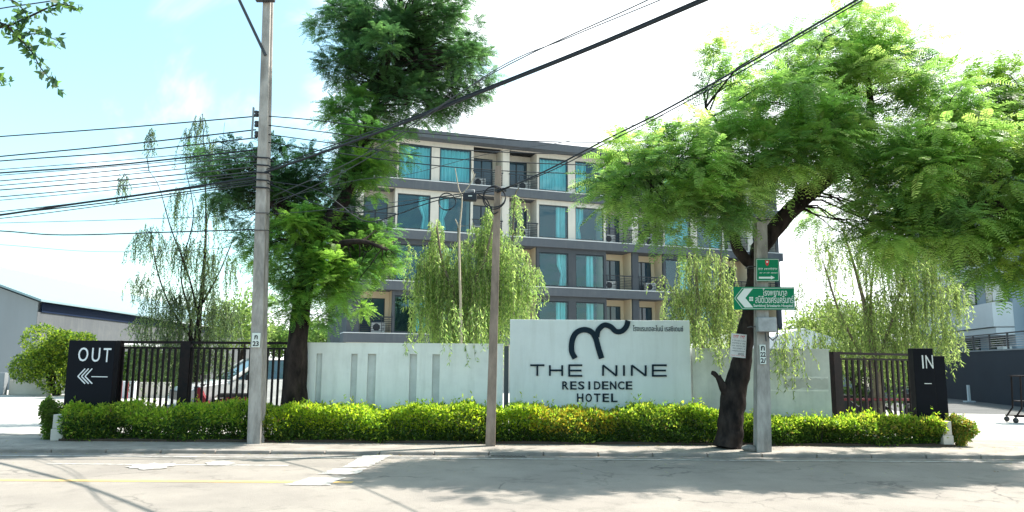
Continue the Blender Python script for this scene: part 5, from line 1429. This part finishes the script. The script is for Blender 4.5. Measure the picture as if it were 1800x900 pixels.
# right willows
WR = [(.20, .26, .09), (.15, .21, .07), (.28, .33, .13), (.10, .15, .05)]
willow('willow_tree', 19.5, [(1240, 750, 19.5, 12), (1238, 640, 19.5, 9), (1228, 540, 19.5, 6), (1220, 440, 19.5, 3)], [[(1238, 640, 19.5, 5), (1262, 540, 19.5, 4), (1268, 430, 19.5, 2.5)], [(1236, 600, 19.5, 5), (1200, 530, 19.5, 3)]],
       [(1215, 445, 28, 40, 1.5), (1255, 440, 34, 50, 1.8), (1185, 500, 24, 30, 1.0), (1160, 485, 10, 8, .5), (1220, 510, 40, 70, 1.5), (1275, 500, 34, 60, 1.7), (1250, 560, 45, 70, 1.1), (1300, 580, 25, 24, 1.0), (1190, 560, 24, 30, .7), (1232, 560, 10, 12, .9, 16.1), (1262, 590, 10, 10, .6, 16.1)],
       WR, 'pale weeping willow between the name board and the leaning tree')
willow('willow_tree', 20.0, [(1545, 750, 20, 16), (1540, 650, 20, 12), (1525, 560, 20, 8), (1505, 480, 20, 5), (1480, 400, 20, 3)],
       [[(1530, 650, 20, 7), (1480, 560, 20, 4), (1450, 470, 20, 3)], [(1540, 640, 20, 7), (1575, 540, 20, 4), (1600, 440, 20, 3)], [(1530, 600, 20, 6), (1532, 500, 20, 4), (1545, 420, 20, 3)]],
       [(1430, 420, 26, 14, 1.0), (1470, 440, 36, 20, 1.3), (1500, 410, 40, 26, 1.4), (1560, 430, 46, 60, 1.6), (1610, 440, 36, 54, 1.7), (1440, 520, 30, 22, 1.1), (1490, 530, 45, 50, 1.2), (1550, 510, 50, 90, 1.6), (1620, 510, 45, 90, 1.5), (1670, 500, 22, 24, .9), (1450, 585, 50, 70, .8), (1520, 580, 60, 110, 1.0), (1600, 575, 60, 120, 1.0), (1660, 570, 30, 44, .9), (1380, 575, 20, 24, 1.2, 16.1), (1420, 560, 20, 16, .8), (1465, 390, 40, 22, 1.1), (1530, 395, 45, 40, 1.5), (1590, 410, 40, 40, 1.6), (1640, 440, 30, 40, 1.5), (1680, 500, 20, 24, 1.0), (1400, 500, 24, 14, 1.3)],
       WR, 'broad weeping willow rising behind the right fence')
# background trees beyond the left fence and hotel
def far_tree(px, Y, h, r, label, seed, cs, size=.3, n=4500):
    e = empty('background_tree', (Xat(px, 620, Y), Y, 0)); tag(e, label, 'tree', 'trees in the far background')
    rr = random.Random(seed)
    b = MB(); b.tube([(0, 0, 0), (.1, 0, h * .4), (0, 0, h * .75)], [.25, .18, .08], 8); b.build('trunk', M['bark'], e)
    P_ = []
    for i in range(9):
        c = np.array([rr.uniform(-.6, .6) * r, rr.uniform(-.6, .6) * r, h * rr.uniform(.5, .85)]); m_ = n // 9
        d = unit(rng.normal(0, 1, (m_, 3))); P_.append(c + d * rng.uniform(.4, 1, (m_, 1)) * r * np.array([.5, .5, .4]))
    pos = np.concatenate(P_); q, c_ = leaves(pos, size, .5, palette(len(pos), cs)); leaf_object('crown', q, c_, M['leaf'], e)
gcs = [(.06, .12, .03), (.09, .15, .04), (.12, .18, .05)]
far_tree(425, 60, 7.5, 3.6, 'pale green tree above the warehouse roof left of the numbered pole', 1, [(.14, .20, .06), (.18, .24, .07), (.09, .14, .04)])
far_tree(490, 70, 5.6, 2.8, 'small far tree seen just right of the numbered pole', 2, gcs)
far_tree(575, 62, 5.2, 3.0, 'far tree between the big trunk and the hotel corner', 3, gcs)
far_tree(1440, 58, 6.4, 4.0, 'far tree right of the leaning trunk behind the house roof', 4, [(.10, .15, .04), (.15, .2, .05)])
far_tree(1530, 55, 6.5, 4.5, 'far tree behind the right willow', 5, [(.10, .15, .04), (.15, .2, .05)])

# fallen leaves along the kerb, gutter and foot of the hedge
n_ = 1500
fx = rng.uniform(-13, 13, n_); sel = rng.random(n_)
fy = np.where(sel < .4, 15.3 - np.abs(rng.normal(0, .18, n_)), np.where(sel < .75, 13.86 - np.abs(rng.normal(0, .10, n_)), rng.uniform(11.5, 15.2, n_)))
fz = np.where(fy > 13.9, .006, ROAD + .012)
q, c_ = leaves(np.stack([fx, fy, fz], 1), .045, .45, palette(n_, [(.16, .09, .04), (.24, .17, .06), (.10, .06, .03), (.22, .24, .06)]), flat=.9)
q[:, :, 2] = fz[:, None] + np.abs(q[:, :, 2] - fz[:, None]) * .5 + .002
o = leaf_object('leaf_litter', q, c_, M['leaf']); tag(o, 'scattered dry leaves along the kerb and hedge foot', 'leaf litter')
# overhanging branch in the top left corner, of a tree standing out of frame
NB = Vector((-8.6, 8.4, 0))
nt = empty('near_tree', NB); tag(nt, 'near tree reaching in from the top left corner with a few leafy twigs', 'tree')
b = MB(); b.tube(catmull([(0, 0, 0), (-.1, 0, 2), (.1, .1, 4), (.5, .1, 5.4)], 5), list(np.linspace(.2, .08, 16)), 10); o = b.build('trunk', M['bark'], nt); gnarl(o)
bl = [[(-120, 60, 8.5, 10), (0, 48, 8.5, 5), (45, 32, 8.5, 4), (100, 8, 8.5, 3), (130, 12, 8.5, 2)], [(-100, 20, 8.5, 7), (0, 40, 8.5, 4), (30, 65, 8.5, 3), (55, 90, 8.5, 2.5), (72, 120, 8.5, 2), (100, 152, 8.5, 1)], [(30, 62, 8.5, 2.5), (70, 60, 8.5, 2), (110, 75, 8.5, 1)], [(-60, -10, 8.5, 5), (20, 0, 8.5, 3), (50, 30, 8.5, 1.5)], [(-60, 90, 8.5, 5), (-20, 120, 8.5, 3), (10, 145, 8.5, 1.5)]]
anch = []
for l in bl:
    _, q_ = tube_px('branch', l, NB, M['bark'], nt, 6, .0); anch.append(q_)
tube_px('branch', [(-118, 60, 8.5, 10), (-118, 20, 8.5, 8), (-90, 10, 8.5, 7), (-40, -12, 8.5, 5)], NB, M['bark'], nt, 6, 0)
link_pts = [(.5, .1, 5.3)]
b = MB(); b.tube([(.45, .1, 5.2), tuple(P(-120, 60, 8.5) - NB)], [.09, .035], 7); b.tube([(.45, .1, 5.2), tuple(P(-100, 20, 8.5) - NB)], [.08, .03], 7); b.tube([(.3, .1, 4.9), tuple(P(-60, 90, 8.5) - NB)], [.06, .02], 7); b.build('limb', M['bark'], nt)
Q = []; K = []
for q_ in anch:
    q_ = np.array([list(v) for v in q_])
    for k in range(4, len(q_)):
        m_ = 6
        pos = q_[k] + rng.normal(0, .035, (m_, 3))
        q, c_ = leaves(pos, .105, .5, palette(m_, [(.05, .10, .04), (.09, .16, .04), (.03, .07, .04)]), droop=.2)
        Q.append(q); K.append(c_)
leaf_object('foliage', np.concatenate(Q), np.concatenate(K), M['leaf'], nt)
b = MB()
